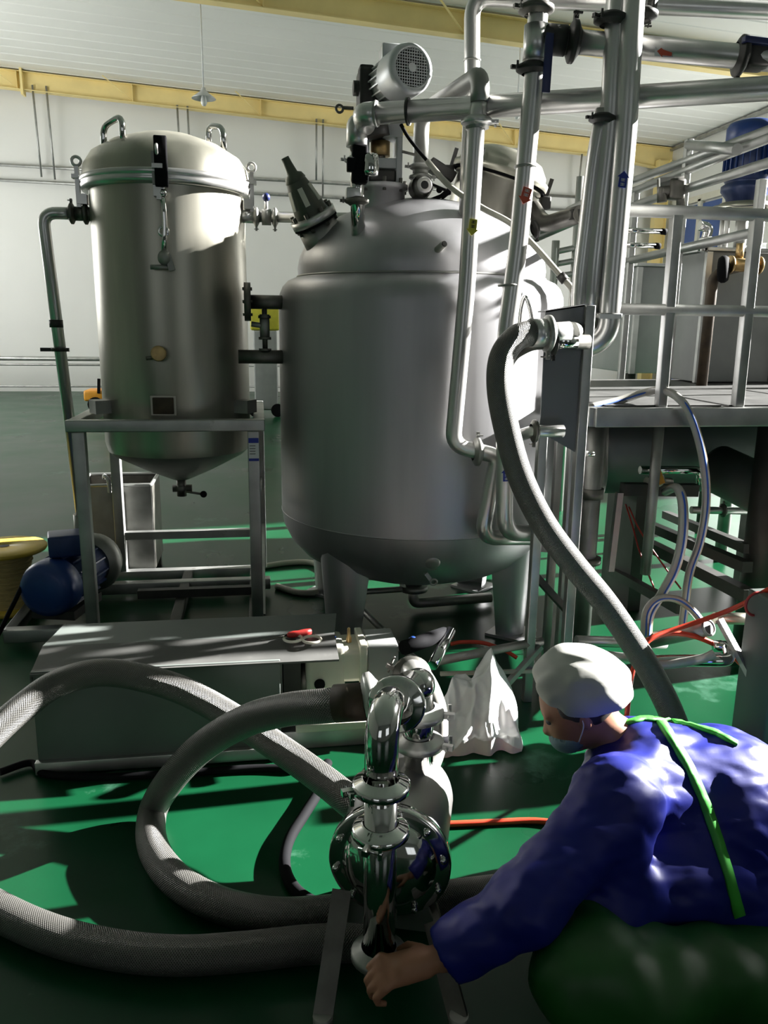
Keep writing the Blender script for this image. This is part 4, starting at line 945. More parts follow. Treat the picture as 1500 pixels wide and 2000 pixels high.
# railing farther back between tank and bundle
t = thing('far_railing', V(1100, 640, 7.0), 'grey railing far behind the main tank right shoulder', 'railing')
for (a, c) in (((1040, 468, 5.6), (1150, 420, 5.0)), ((1085, 492, 7.0), (1150, 478, 7.0)), ((1085, 516, 7.0), (1150, 504, 7.0)), ((1085, 540, 7.0), (1150, 530, 7.0)), ((1110, 412, 5.2), (1220, 358, 4.7)), ((1050, 452, 5.5), (1120, 428, 5.1))):
    MB().tube([V(*a), V(*c)], .026, 10).build('rail_bar', 'frame_steel', t)
for px, y0 in ((1134, 345), (1086, 470)):
    q = V(px, y0, 7.0); MB().cyl((q.x, 7.0, 0), (q.x, 7.0, q.z), .035, n=12).build('rail_post', 'steel', t)
t = thing('pipe_elbow', V(1070, 440, 4.4), 'dark cast pipe elbow beside the manhole', 'pipe')
MB().tube(fillet([V(1040, 405, 4.5), V(1062, 440, 4.4), V(1110, 425, 4.2), V(1135, 418, 4.1)], .12, 6), .045, 16).build('tube', 'steel_dark', t)
tri_clamp(t, V(1045, 447, 4.3), (1, 0, .3), .03, (0, 0, -1), 'black_iron'); MB().box(V(1125, 420, 4.12), (.06, .05, .05)).build('coupling', 'black_iron', t)

# horizontal drum under the platform
t = thing('horizontal_drum', (2.6, 4.55, .70), 'dark horizontal drum vessel slung under the platform', 'drum')
MB().lathe([(0, -.1), (.12, -.09), (.22, -.05), (.27, .02), (.28, .08), (.28, 1.5), (.25, 1.56), (0, 1.62)], (1.98, 4.55, .985), (1, .0, 0), 48).build('shell', 'plate_grey', t)
for x in (2.25, 3.2): MB().box((x, 4.55, .36), (.08, .4, .72)).build('saddle', 'frame_dark', t)
t = thing('drain_barrel', (2.75, 3.95, .55), 'grey green cylinder end under the platform at right edge', 'drum')
cb, ce = V(1400, 915, 4.1), V(1600, 1010, 3.5)
MB().cyl(cb, ce, .135, n=36).build('shell', 'box_green_grey', t); MB().sphere(cb, .135, 24, (1, 1, .35), ce-cb).build('end_cap', 'box_green_grey', t)
t = thing('drain_pipe', V(1165, 900, 3.7), 'thick dull pipe dropping from platform and bending under it', 'pipe')
MB().tube(fillet([V(1168, 825, 3.72), V(1166, 955, 3.72), V(1130, 1010, 3.85), V(1125, 1100, 3.9)], .1, 8), .052, 18).build('tube', 'steel_dull', t)
# grey cabinet at the right border
t = thing('grey_cabinet', (2.3, 2.85, 0), 'dark grey floor cabinet at the right border beside the worker', 'cabinet')
MB().box((2.27, 2.80, .32), (.52, .22, .64), None, .01).build('body', 'box_green_grey', t)
MB().box((2.12, 2.80, .715), (.10, .10, .15), None, .02).build('red_cap', 'red_plastic', t)
MB().ring(V(1478, 1180, 2.85), (0, 1, 0), .05, .006, 20, 8).build('red_wire_loop', 'red_plastic', t)
MB().box((2.27, 2.688, .32), (.46, .008, .56)).build('door', 'box_green_grey', t)

# pipes and hoses lying about under the platform
def tubething(name, pts, r, m, label, cat='hose', group=None, sp=True, n=8, seg=12):
    pts = PTS(pts); path = spline(pts, n) if sp else pts
    return MB().tube(path, r, seg).build(name, m, None, label, cat, group)
def striped(name, pts, r, label):
    path = spline(PTS(pts), 10); t2 = thing(name, path[0], label, 'hose', 'clear striped hoses')
    MB().tube(path, r, 14).build('tube', 'clear_hose', t2)
    for off, m in ((Vector((.0, -1, .1)), 'blue_stripe'), (Vector((1, -.5, 0)), 'amber_stripe')):
        d = off.normalized(); MB().tube([p+d*r*.82 for p in path], r*.30, 8).build('stripe', m, t2)
striped('clear_hose', [(1152, 796, 3.56), (1210, 782, 3.62), (1262, 766, 3.62), (1302, 764, 3.5), (1338, 792, 3.40), (1362, 850, 3.40), (1376, 920, 3.40), (1378, 990, 3.40), (1366, 1060, 3.40), (1346, 1120, 3.40), (1336, 1190, 3.40), (1330, 1240, 3.38)], .019, 'clear hose hanging in an arc from the platform edge')
striped('clear_hose', [(1300, 960, 3.6), (1322, 953, 3.45), (1333, 985, 3.40), (1332, 1050, 3.36), (1318, 1110, 3.34), (1292, 1160, 3.32), (1268, 1200, 3.3), (1262, 1250, 3.25)], .022, 'shorter clear hose with blue stripe bending behind the braided hose')
striped('clear_hose', [(1258, 1240, 3.22), (1262, 1195, 3.2), (1285, 1170, 3.22), (1320, 1170, 3.25), (1350, 1190, 3.25), (1376, 1222, 3.22)], .018, 'clear hose loop lying over the open pipe end')
tubething('red_hose', [(1540, 1130, 2.75), (1500, 1152, 2.85), (1440, 1185, 2.95), (1370, 1212, 3.0), (1310, 1232, 3.0), (1268, 1250, 2.98), (1245, 1285, 2.95), (1232, 1330, 2.9), (1224, 1400, 2.85)], .011, 'red_hose', 'orange red air hose falling from the right edge behind the worker', 'hose', 'orange red air hoses')
tubething('red_hose', [(1262, 1252, 3.02), (1300, 1238, 3.03), (1345, 1240, 3.02), (1395, 1258, 3.0), (1435, 1285, 2.97), (1470, 1320, 2.94)], .012, 'red_hose', 'orange red hose arching right under the open pipe end', 'hose', 'orange red air hoses')
tubething('red_hose', [(800, 1612, 'z', .012), (890, 1609, 'z', .012), (960, 1606, 'z', .012), (1040, 1603, 'z', .012), (1100, 1610, 'z', .012), (1200, 1630, 'z', .012)], .011, 'red_hose', 'orange red hose lying on floor beside the pump cover', 'hose', 'orange red air hoses')
tubething('red_hose', [(880, 1258, 3.5), (905, 1254, 3.5), (945, 1256, 3.5), (985, 1270, 3.48), (1010, 1285, 3.45)], .010, 'red_hose', 'orange red hose under the main tank', 'hose', 'orange red air hoses')
t = thing('open_pipe', V(1290, 1250, 3.1), 'loose dull steel pipe with an open dark end', 'pipe')
oa, ob = V(1265, 1252, 3.3), V(1384, 1226, 3.0); dd = (ob-oa).normalized()
MB().tube([oa, ob], .036, 20).build('tube', 'steel_dull', t); MB().ring(ob, dd, .033, .006, 20, 8).build('end_rim', 'steel_dull', t); MB().cyl(ob, ob+dd*.003, .030, n=20).build('bore', 'ink_black', t)
t = thing('chrome_bend', V(1400, 1290, 2.95), 'polished return bend lying below the open pipe end', 'pipe')
MB().tube(fillet([V(1235, 1292, 3.0), V(1330, 1290, 2.95), V(1400, 1290, 2.9), V(1424, 1290, 2.9), V(1420, 1262, 2.98), V(1392, 1262, 3.0)], [.05, .05, .03, .03], 6), .026, 16).build('tube', 'steel_polish', t)
MB().tube(spline([V(1240, 1300, 2.96), V(1310, 1297, 2.92), V(1370, 1287, 2.88), V(1395, 1277, 2.87)], 6), .020, 14).build('inner_tube', 'clear_hose', t)
t = thing('floor_pipe', V(1200, 1255, 3.3), 'bright steel pipe low behind the worker cap', 'pipe')
MB().tube([V(1125, 1252, 3.3), V(1300, 1256, 3.3)], .026, 16).build('tube', 'steel', t); MB().tube([V(1120, 1272, 3.25), V(1260, 1290, 3.1)], .022, 14).build('lower_tube', 'steel', t)
for (a, c, lb) in (((1405, 1210, 3.0), (1465, 1320, 2.85), 'slanting steel bar leaning before the grey cabinet'),):
    t = thing('loose_bar', V(*c), lb, 'bar'); MB().bar(V(*a), V(*c), .032, .02).build('bar_body', 'frame_steel', t)
t = thing('cross_tube', V(1400, 1205, 3.2), 'dull tube lying across under the platform near right edge', 'pipe')
MB().tube([V(1395, 1207, 3.2), V(1500, 1210, 3.2)], .028, 14).build('tube', 'steel_warm', t)
t = thing('drain_valve_handle', V(1290, 935, 3.7), 'orange lever ball valve under the platform beam', 'valve')
MB().bar(V(1280, 908, 3.68), V(1293, 945, 3.66), .03, .012, up=(0, -1, 0)).build('lever', 'orange', t); q = MB().cyl(V(1262, 942, 3.72), V(1310, 945, 3.72), .03, n=14); q.ring(V(1285, 938, 3.68), (0, 1, 0), .028, .01, 16, 8); q.build('body', 'steel_warm', t)
t = thing('condensate_pipe', V(1300, 918, 4.0), 'bright horizontal pipe under the platform', 'pipe')
MB().tube(fillet([V(1250, 918, 4.0), V(1366, 918, 4.0), V(1368, 945, 4.0)], .03), .022, 14).build('tube', 'steel_polish', t)
t = thing('return_pipe', V(1370, 995, 4.3), 'steel pipe with clamp joint seen through the platform frame', 'pipe')
MB().tube([V(1350, 996, 4.3), V(1460, 998, 4.3)], .022, 14).build('tube', 'steel', t); tri_clamp(t, V(1412, 997, 4.3), (1, 0, 0), .026, (0, 0, 1), 'steel_dark')
for pts, lb in (([(1222, 985, 4.2), (1236, 1030, 4.1), (1250, 1080, 4.0), (1278, 1150, 3.9)], 'thin dark red wire hanging under the platform'), ([(1228, 990, 4.2), (1252, 1040, 4.1), (1300, 1110, 4.0), (1330, 1150, 3.9)], 'thin black wire hanging beside the dark red one')):
    tubething('thin_wire', pts, .005, 'red_plastic' if 'red' in lb else 'black_rubber', lb, 'wire', 'wires under the platform', True, 6, 8)
# ================================================================== MACHINE COVER AND CREAM GEAR PUMP
t = thing('machine_cover', (-.3, 3.12, 0), 'long grey green sheet metal machine cover on the floor', 'machine cover')
bx0, bx1, by0, by1 = -.86, .06, 2.92, 3.36
MB().box(((bx0+bx1)/2, by0, .23), (bx1-bx0, .012, .38), None, .003).build('front_panel', 'box_green_grey', t)
MB().box((bx0+.006, (by0+by1)/2, .22), (.012, by1-by0, .40)).build('end_panel', 'box_green_grey', t)
MB().box(((bx0+bx1)/2, by1, .22), (bx1-bx0, .012, .40)).build('rear_panel', 'box_green_grey', t)
zt = .435
MB().prism([(-.86, 2.905, zt-.02), (-.86, 3.10, zt+.012), (-.86, 3.10, zt+.004), (-.86, 2.905, zt-.028)], (1.15, 0, 0)).build('top_front_fold', 'box_top', t)
MB().prism([(-.86, 3.10, zt+.012), (-.83, 3.33, zt+.012), (-.83, 3.33, zt+.004), (-.86, 3.10, zt+.004)], (1.15, 0, 0)).build('top_rear_fold', 'box_green_grey', t)
MB().prism([(-.83, 3.33, zt+.012), (-.83, 3.37, zt-.01), (-.83, 3.37, zt-.018), (-.83, 3.33, zt+.004)], (1.12, 0, 0)).build('top_edge', 'box_top', t)
MB().prism([(bx0, 2.905, zt-.03), (bx0, 3.1, zt+.01), (bx0+.03, 3.35, zt+.01), (bx0, 3.36, .3), (bx0, 2.905, .3)], (.006, 0, 0)).build('end_cheek', 'box_top', t)
MB().box(((bx0+bx1)/2+.02, by0-.012, .032), (bx1-bx0+.06, .03, .05), None, .003).build('base_rail', 'frame_steel', t)
for x in (-.7, -.1): MB().box((x, 3.14, .02), (.08, .4, .04)).build('sled_foot', 'frame_dark', t)
t = thing('gear_pump', (.30, 3.1, 0), 'cream painted gear pump at the right end of machine cover', 'pump')
MB().box((.27, 3.12, .04), (.44, .30, .08), None, .005).build('base_channel', 'frame_steel', t)
MB().box((.29, 3.0, .10), (.34, .10, .035), None, .004).build('foot_bar', 'cream', t)
MB().box((.245, 3.10, .27), (.16, .20, .30), None, .02).build('gear_case', 'cream', t)
MB().box((.335, 3.10, .335), (.20, .19, .14), None, .02).build('bearing_bracket', 'cream', t)
MB().box((.40, 3.10, .34), (.03, .22, .17), None, .006).build('end_flange', 'cream', t)
MB().box((.48, 3.10, .33), (.13, .2, .18), None, .01).build('rotor_case', 'paint_grey', t)
MB().cyl((.22, 2.99, .27), (.22, 3.0, .27), .022, n=18).build('oil_sight', 'black_rubber', t)
MB().box((.11, 3.1, .25), (.07, .18, .24)).build('coupling_guard', 'black_iron', t)
MB().cyl((.14, 3.1, .25), (.18, 3.1, .25), .09, n=24).build('coupling', 'steel_dark', t)
MB().cyl((.28, 3.10, .40), (.28, 3.10, .43), .017, n=12).build('oil_cap', 'blue_paint', t)
MB().lathe([(.012, 0), (.012, .02), (.007, .03), (.006, .06), (0, .065)], (.35, 3.1, .405), (0, 0, 1), 10).build('breather', 'brass', t)
for (x, z) in ((.18, .16), (.31, .16), (.18, .38)): MB().cyl((x, 2.985, z), (x, 3.0, z), .010, n=6).build('bolt', 'steel_dark', t)
# things lying on the cover
zs = zt+.013
t = thing('screwdriver', G(585, 1238, zs), 'red handled screwdriver lying on the machine cover', 'screwdriver')
h0, h1 = G(560, 1241, zs+.014), G(607, 1233, zs+.014); dd = (h1-h0).normalized()
MB().lathe([(.006, 0), (.012, .01), (.014, .03), (.012, .05), (.0145, .08), (.013, (h1-h0).length), (0, (h1-h0).length+.003)], h0, dd, 12).build('handle', 'red_plastic', t)
MB().cyl(h0, h0-dd*.11-Vector((0, 0, .004)), .0035, n=8).build('blade', 'steel_dark', t)
for (px, py, lb) in ((572, 1247, 'white gasket ring under the screwdriver handle'), (609, 1249, 'white gasket ring right of the screwdriver')):
    MB().ring(G(px, py, zs+.006)+Vector((0, -.0, 0)), (0, 0, 1), .036, .006, 28, 8).build('gasket_ring', 'gasket_white', None, lb, 'ring', 'gasket rings on the machine cover')

# ================================================================== POLISHED PUMP IN THE FOREGROUND
D = Vector((.312, 1.80, .325)); n = Vector((-.30, -.954, 0)).normalized(); s = Vector((-n.y, n.x, 0)); U = Vector((0, 0, 1))
if s.x < 0: s = -s
t = PUMP = thing('sanitary_pump', (D.x, D.y, 0), 'polished stainless sanitary pump with round front cover in the foreground', 'pump')
MB().lathe([(.02, -.34), (.13, -.34), (.142, -.33), (.146, -.31), (.146, -.02), (.14, -.01)], D, n, 56).build('motor_shroud', 'steel_shroud', t)
MB().lathe([(.0, -.342), (.13, -.34)], D, n, 40).build('shroud_end', 'steel_shroud', t)
fl = MB().lathe([(.10, -.03), (.158, -.03), (.162, -.026), (.162, .0), (.158, .004), (.12, .004)], D, n, 64).build('front_flange', 'steel_polish', t)
for k in range(10):
    a = k*.628+.2; rd = s*math.cos(a)+U*math.sin(a); MB().lathe([(.0, .018), (.007, .017), (.009, .012), (.009, .003)], D+rd*.145, n, 12).build('dome_nut', 'steel_polish', fl)
MB().lathe([(.125, .003), (.122, .012), (.105, .035), (.07, .055), (.03, .063), (0, .064)], D, n, 56).build('front_dome', 'steel_polish', t)
F = V(742, 1700, 1.66); F = Vector((F.x, F.y, 0))
zc1, zc2, zel = V(740, 1535, F.y).z, V(742, 1622, F.y).z, V(745, 1410, F.y).z
T = V(800, 1338, 1.98)
MB().tube([F+U*.17, F+U*(zc1-.01)], .040, 28).build('front_pipe', 'steel_polish', t)
MB().tube(fillet([F+U*(zc1-.01), F+U*(zel+.03), T+Vector((0.0, 0.0, .0))], .15, 12), .040, 28).build('elbow', 'steel_polish', t)
tri_clamp(t, F+U*(zc1+.0), U, .043, (-1, -.2, 0), 'steel_polish'); tri_clamp(t, F+U*(zc2+.0), U, .043, (-.6, -1, 0), 'steel_polish')
MB().tube([F+U*.17+Vector((0, .0, 0)), F+U*.2-n*.12], .03, 16).build('inlet_branch', 'steel_dull', t)
tri_clamp(t, F+U*.175, U, .043, (.8, -1, 0), 'steel_dull')
MB().tube([F+U*.17, F+U*.10], .036, 20).build('drain_stub', 'steel_dull', t)
# discharge tower behind the elbow
B0 = V(818, 1470, 2.03); B0 = Vector((B0.x, 2.03, .44)); B1 = Vector((B0.x-.01, 2.01, T.z-.015))
MB().tube([B0, B1], .042, 24).build('discharge_neck', 'steel_polish', t)
tri_clamp(t, B0.lerp(B1, .35), U, .045, (1, -.5, 0), 'steel'); tri_clamp(t, B0.lerp(B1, .68), U, .045, (1, -.3, 0), 'steel')
MB().sphere(B1+Vector((-.0, 0, .0)), .047, 24).build('tee_ball', 'steel_polish', t)
hs = V(690, 1371, 2.02)
MB().tube([B1, hs+Vector((.06, 0, 0))], .044, 22).build('tee_arm', 'steel_dull', t)
tri_clamp(t, hs+Vector((.055, -.0, .0)), (B1-hs), .05, (.1, -1, .3), 'steel')
MB().tube(fillet([B1, B1+Vector((.0, .12, .0)), B1+Vector((.03, .2, -.12))], .1), .036, 20).build('tee_back_arm', 'steel', t)
tri_clamp(t, B1+Vector((-.0, .10, -.02)), (0, 1, -.4), .036, (-1, -.2, .6), 'steel_dark')
for (px, py) in ((775, 1375), (742, 1400)): tri_clamp(t, V(px, py, 1.80) if px > 760 else V(758, 1378, 1.85), (T-F-U*zel), .045, (-.5, -1, 0), 'steel_polish') if px > 760 else None
# legs
for (tx, ty, bx, by) in ((668, 1770, 630, 1990), (836, 1800, 896, 1990)):
    top_ = V(tx, ty, 1.80); ft = G(bx, by, .02); MB().bar(top_+Vector((0, 0, .05)), ft, .05, .012, up=(-.3, -1, 0)).build('leg', 'steel_dark', t)
    MB().cyl(ft-Vector((0, 0, .02)), ft+Vector((0, 0, .012)), .024, n=16).build('foot', 'steel_dull', t)
for sx in (-1, 1):
    MB().bar(D+s*(sx*.1)-n*.26-U*.08, Vector((D.x+s.x*sx*.13-n.x*.3, D.y+s.y*sx*.13-n.y*.3, 0)), .05, .012, up=(0, 1, 0)).build('leg', 'steel_dull', t)
MB().prism([D+s*.10-U*.11, D-s*.10-U*.11, D-s*.135-U*.2, D+s*.135-U*.2], -n*.012).build('support_plate', 'steel_dull', t)

# hose from the tee: loops on the floor
ht, path = hose('braided_hose', [hs+Vector((.03, 0, 0)), (640, 1378, 2.06), (560, 1386, 2.16), (480, 1408, 2.26), (400, 1455, 2.36), (340, 1515, 2.42), (300, 1580, 'z', .06), (298, 1650, 'z', .055), (340, 1715, 'z', .053), (420, 1763, 'z', .052), (520, 1786, 'z', .052), (620, 1785, 'z', .052), (760, 1768, 'z', .052), (900, 1750, 'z', .052), (990, 1740, 'z', .052), (1060, 1738, 'z', .052)], .049,
                'braided hose looping on the floor from the pump tee')
MB().tube([hs+Vector((.04, 0, 0)), V(655, 1374, 2.05)], .053, 24).build('crimp_sleeve', 'rust_pipe', ht)
ht, path = hose('braided_hose', [(745, 1610, 2.2), (690, 1570, 2.24), (640, 1530, 2.34), (560, 1472, 2.5), (460, 1405, 2.64), (360, 1350, 2.73), (270, 1322, 2.78), (190, 1314, 2.8), (110, 1336, 2.78), (40, 1385, 2.7), (-30, 1450, 2.62), (-110, 1540, 2.5), (-150, 1630, 'z', .07), (-110, 1710, 'z', .052), (0, 1780, 'z', .051), (110, 1828, 'z', .051), (230, 1856, 'z', .051), (350, 1866, 'z', .051), (480, 1858, 'z', .051), (600, 1845, 'z', .051), (740, 1838, 'z', .051)], .050,
                'braided hose arching over machine cover and back along the floor')
t = thing('black_cable', G(570, 1680, .015), 'flat black cable curling on the floor left of the pump', 'cable')
MB().tube(spline(PTS([(640, 1490, 'z', .02), (622, 1545, 'z', .02), (595, 1590, 'z', .02), (565, 1640, 'z', .02), (556, 1690, 'z', .02), (575, 1735, 'z', .02), (620, 1765, 'z', .02), (680, 1775, 'z', .02)]), 8), .019, 12).build('sheath', 'black_rubber', t)
tubething('black_cable', [(0, 1508, 'z', .02), (60, 1490, 'z', .02), (90, 1512, 'z', .016), (200, 1517, 'z', .016), (350, 1510, 'z', .016), (500, 1500, 'z', .016), (580, 1502, 'z', .016)], .014, 'black_rubber', 'thin black cable along the foot of machine cover', 'cable')
# clear ribbed hose behind the pump
t = thing('ribbed_hose', V(850, 1420, 2.3), 'clear ribbed hose curving beside the pump tower', 'hose')
path = spline([V(822, 1318, 2.35), V(838, 1345, 2.33), V(852, 1385, 2.31), V(855, 1430, 2.30), V(848, 1470, 2.28), V(832, 1510, 2.24)], 8)
MB().tube(path, .034, 18).build('tube', 'clear_hose', t)
p = path[26]; MB().cyl(p-(path[27]-p).normalized()*.012, p+(path[27]-p).normalized()*.012, .038, n=18).build('black_band', 'black_rubber', t)
# black handled tool under the tank
t = thing('grease_gun', G(860, 1275, .2), 'black and chrome hand tool lying behind the pump tower', 'tool')
MB().tube([V(790, 1265, 2.9), V(868, 1238, 3.1)], .03, 14).build('barrel', 'black_rubber', t); MB().tube([V(845, 1300, 2.9), V(880, 1232, 3.1)], .022, 14).build('lever', 'steel_polish', t); MB().sphere(V(806, 1252, 2.95), .02).build('blue_knob', 'blue_paint', t)

# white crumpled bag, slumped towards the viewer with its peak at the back
q = MB(); nu, nv = 60, 46; pv = []
for j in range(nv+1):
    for i in range(nu+1):
        u = -1+2*i/nu; v = j/nv
        env = max(0.0, 1-abs(u)**3.0)**.5
        fold = 1-2*abs(noise.noise(Vector((u*1.6+3, v*2.2, .3)))); f2 = 1-2*abs(noise.noise(Vector((u*4+v*2, v*4.5-u*1.5, 1.7))))
        cell = noise.voronoi(Vector((u*1.5+v*1.3, v*2.0-u*.9, 0.5)))[0]
        z = env*(.045+.17*min(1, v*1.3)**1.1+.10*max(0, 1-abs(u-.18-.1*v)*2.2)*v) + env*(.030*fold+.014*f2+.045*(cell[1]-cell[0])-.02)
        X = 0.89+u*.178+(v-.5)*.07+.02*noise.noise(Vector((u*3, v*3, 5))); Y = 2.83+v*.30+.03*noise.noise(Vector((u*3, v*3, 9)))
        # torn open mouth low on the right
        m_ = math.hypot((u-.62)*.9, (v-.28)*2.2)
        if m_ < .36: z *= .45+.55*(m_/.36)**2
        pv.append((X, Y, max(.006, z)))
W_ = nu+1
q.add(pv, [(j*W_+i, j*W_+i+1, (j+1)*W_+i+1, (j+1)*W_+i) for j in range(nv) for i in range(nu)], True)
back = [pv[nv*W_+i] for i in range(W_)]; low = [(x, y+.05, .004) for x, y, z in back]
q.add(back+low, [(i, i+1, W_+i+1, W_+i) for i in range(nu)], True)
edge = [pv[i] for i in range(W_)]; ge = [(x, y, .003) for x, y, z in edge]
q.add(edge+ge, [(i+1, i, W_+i, W_+i+1) for i in range(nu)], False)
q.build('plastic_bag', 'bag_white', None, 'crumpled white plastic bag lying on the floor', 'bag')
# coiled hose on the floor behind the stand
tubething('floor_hose', [(430, 1125, 'z', .02), (520, 1105, 'z', .02), (600, 1098, 'z', .02), (650, 1118, 'z', .02), (640, 1150, 'z', .02), (590, 1158, 'z', .02), (540, 1145, 'z', .02)], .02, 'beige_hose', 'pale hose curled on the floor between stand and tank leg', 'hose')
# ================================================================== THE WORKER
def A_(v): return np.array([v[0], v[1], v[2]], dtype=np.float64)
def capsule(P, a, b, ra, rb):
    a, b = A_(a), A_(b); ab = b-a; L2 = max(1e-9, ab@ab)
    tt = np.clip(((P-a)@ab)/L2, 0, 1); d = P-a-tt[:, None]*ab
    return np.sqrt((d*d).sum(1))-(ra+(rb-ra)*tt)
def ellipsoid(P, c, ax, r):
    q = (P-A_(c))@np.array([A_(x) for x in ax]).T/np.array(r); k = np.sqrt((q*q).sum(1)); return (k-1)*min(r)
def smin(a, b, k):
    h = np.clip(.5+.5*(b-a)/k, 0, 1); return b*(1-h)+a*h-k*h*(1-h)
def nets(f, lo, hi, h):
    lo = np.array(lo); n = np.ceil((np.array(hi)-lo)/h/4).astype(int)*4+1
    C4 = [lo[i]+h*4*(np.arange((n[i]-1)//4)+.5) for i in range(3)]
    cg = np.stack(np.meshgrid(*C4, indexing='ij'), -1).reshape(-1, 3); cv = f(cg).reshape([len(c) for c in C4])
    fine = np.repeat(np.repeat(np.repeat(cv, 4, 0), 4, 1), 4, 2)
    fine = np.pad(fine, ((0, 1), (0, 1), (0, 1)), mode='edge')
    idx = np.argwhere(np.abs(fine) < h*9); vals = np.empty(len(idx))
    for k in range(0, len(idx), 400000): vals[k:k+400000] = f(lo+idx[k:k+400000]*h)
    fine[idx[:, 0], idx[:, 1], idx[:, 2]] = vals
    g = fine; sgn = g < 0
    sh = [(a, b, c) for a in (0, 1) for b in (0, 1) for c in (0, 1)]
    cnt = sum(sgn[a:n[0]-1+a, b:n[1]-1+b, c:n[2]-1+c].astype(np.int8) for a, b, c in sh)
    act = np.argwhere((cnt > 0) & (cnt < 8)); acc = np.zeros((len(act), 3)); num = np.zeros(len(act))
    for s0 in sh:
        for ax in range(3):
            if s0[ax]: continue
            s1 = list(s0); s1[ax] = 1
            v0 = g[tuple((act+s0).T)]; v1 = g[tuple((act+s1).T)]; cr_ = (v0 < 0) != (v1 < 0)
            tt = np.where(cr_, v0/np.where(cr_, v0-v1, 1), 0); p = np.tile(np.array(s0, float), (len(act), 1)); p[:, ax] += tt
            acc += p*cr_[:, None]; num += cr_
    verts = lo+(act+acc/num[:, None])*h
    im = -np.ones(n-1, dtype=int); im[tuple(act.T)] = np.arange(len(act)); faces = []
    for ax in range(3):
        u, w = [(1, 2), (2, 0), (0, 1)][ax]
        sl0 = [slice(None)]*3; sl1 = [slice(None)]*3; sl0[ax] = slice(0, n[ax]-1); sl1[ax] = slice(1, n[ax])
        e = np.argwhere(sgn[tuple(sl0)] != sgn[tuple(sl1)]); e = e[(e[:, u] > 0) & (e[:, w] > 0) & (e[:, u] < n[u]-1) & (e[:, w] < n[w]-1)]
        du = np.zeros(3, int); du[u] = 1; dw = np.zeros(3, int); dw[w] = 1
        q = np.stack([im[tuple(e.T)], im[tuple((e-du).T)], im[tuple((e-du-dw).T)], im[tuple((e-dw).T)]], 1)
        fl = sgn[tuple(e.T)]; q[~fl] = q[~fl][:, ::-1]; faces.append(q)
    return verts, np.concatenate(faces)
def sdf_obj(name, f, lo, hi, h, m, parent=None, **kw):
    v, fc = nets(f, lo, hi, h); q = MB(); q.v = [tuple(x) for x in v]; q.f = [tuple(int(i) for i in x) for x in fc if x.min() >= 0]; q.sm = [True]*len(q.f)
    return q.build(name, m, parent, **kw)

KS = 1.07
hc = V(1124, 1378, 1.98)                                    # middle of the skull
face = Vector((-.86, .22, -.46)).normalized(); side = Vector((-.22, -.97, .0)); side = (side-face*side.dot(face)).normalized(); hup = side.cross(face).normalized()
if hup.z < 0: hup = -hup
capc = V(1134, 1330, 1.98)
neck = V(1212, 1455, 1.94); chest = V(1262, 1535, 1.89); mid = V(1395, 1562, 1.88); hip = V(1575, 1640, 1.86)
sho = V(1205, 1560, 1.70); elb = V(1030, 1765, 1.55); wri = V(868, 1868, 1.56); hnd = V(748, 1900, 1.58)
belly = V(1300, 1690, 1.78); flap = V(1175, 1770, 1.64)
sho2 = chest+Vector((-.0, .2, .02)); elb2 = sho2+Vector((.10, .05, -.25)); wri2 = elb2+Vector((-.12, -.10, -.10))
kneeL = V(1140, 1905, 1.46); kneeR = Vector((kneeL.x+.30, 2.0, kneeL.z+.03)); hipL = V(1520, 1900, 1.64); hipR = Vector((hipL.x, 2.0, hipL.z))
ankL = Vector((kneeL.x+.20, 1.44, .08)); ankR = Vector((kneeR.x+.2, 2.04, .08))
def noise3(P, s_, seed=0):
    x, y, z = (P*s_+seed).T
    return np.sin(x+1.7*np.sin(y*1.3+z*.7))*np.sin(y*1.1+1.3*np.sin(z*1.2+x*.6))*np.sin(z*.9+x*.4+1.1*np.sin(y*.8))
# hand: palm, four fingers closing round the drain stub and a thumb
hd = (hnd-wri).normalized(); hn = Vector((-.1, -.55, .83)); hn = (hn-hd*hn.dot(hd)).normalized(); hs_ = hd.cross(hn).normalized()
if hs_.z > 0: hs_ = -hs_                                     # towards the little finger, downwards in the picture
palm_c = wri.lerp(hnd, .62); knk = hnd+hd*.005
fingers = []
for k, (ln, of) in enumerate(((1.0, -.034), (1.08, -.011), (1.0, .012), (.82, .034))):
    a = knk+hs_*of+hn*.004-hd*abs(of)*.25
    b_ = a+(hd*.75-hn*.35+hs_*.25).normalized()*.044*ln; c_ = b_+(hd*.1-hn*.95+hs_*.3).normalized()*.028*ln; e_ = c_+(-hd*.8-hn*.5+hs_*.2).normalized()*.022*ln
    fingers.append((a, b_, c_, e_))
tb0 = wri.lerp(hnd, .35)-hs_*.03-hn*.01; tb1 = tb0+(hd*.7-hs_*.45-hn*.5).normalized()*.045; tb2 = tb1+(hd*.85-hn*.5).normalized()*.034
def f_hand(P):
    d = smin(capsule(P, wri-hd*.1, wri, .034, .028), capsule(P, wri, palm_c, .027, .031), .02)
    for of in (-.026, -.008, .01, .028): d = smin(d, capsule(P, wri.lerp(palm_c, .5)+hs_*of*.7, knk+hs_*of, .016, .0125), .014)
    for a, b_, c_, e_ in fingers:
        fd = np.minimum(np.minimum(capsule(P, a, b_, .0115, .0098), capsule(P, b_, c_, .0098, .009)), capsule(P, c_, e_, .009, .0075)); d = smin(d, fd, .006)
    td = np.minimum(capsule(P, tb0, tb1, .0135, .0115), capsule(P, tb1, tb2, .0115, .009)); return smin(d, td, .009)
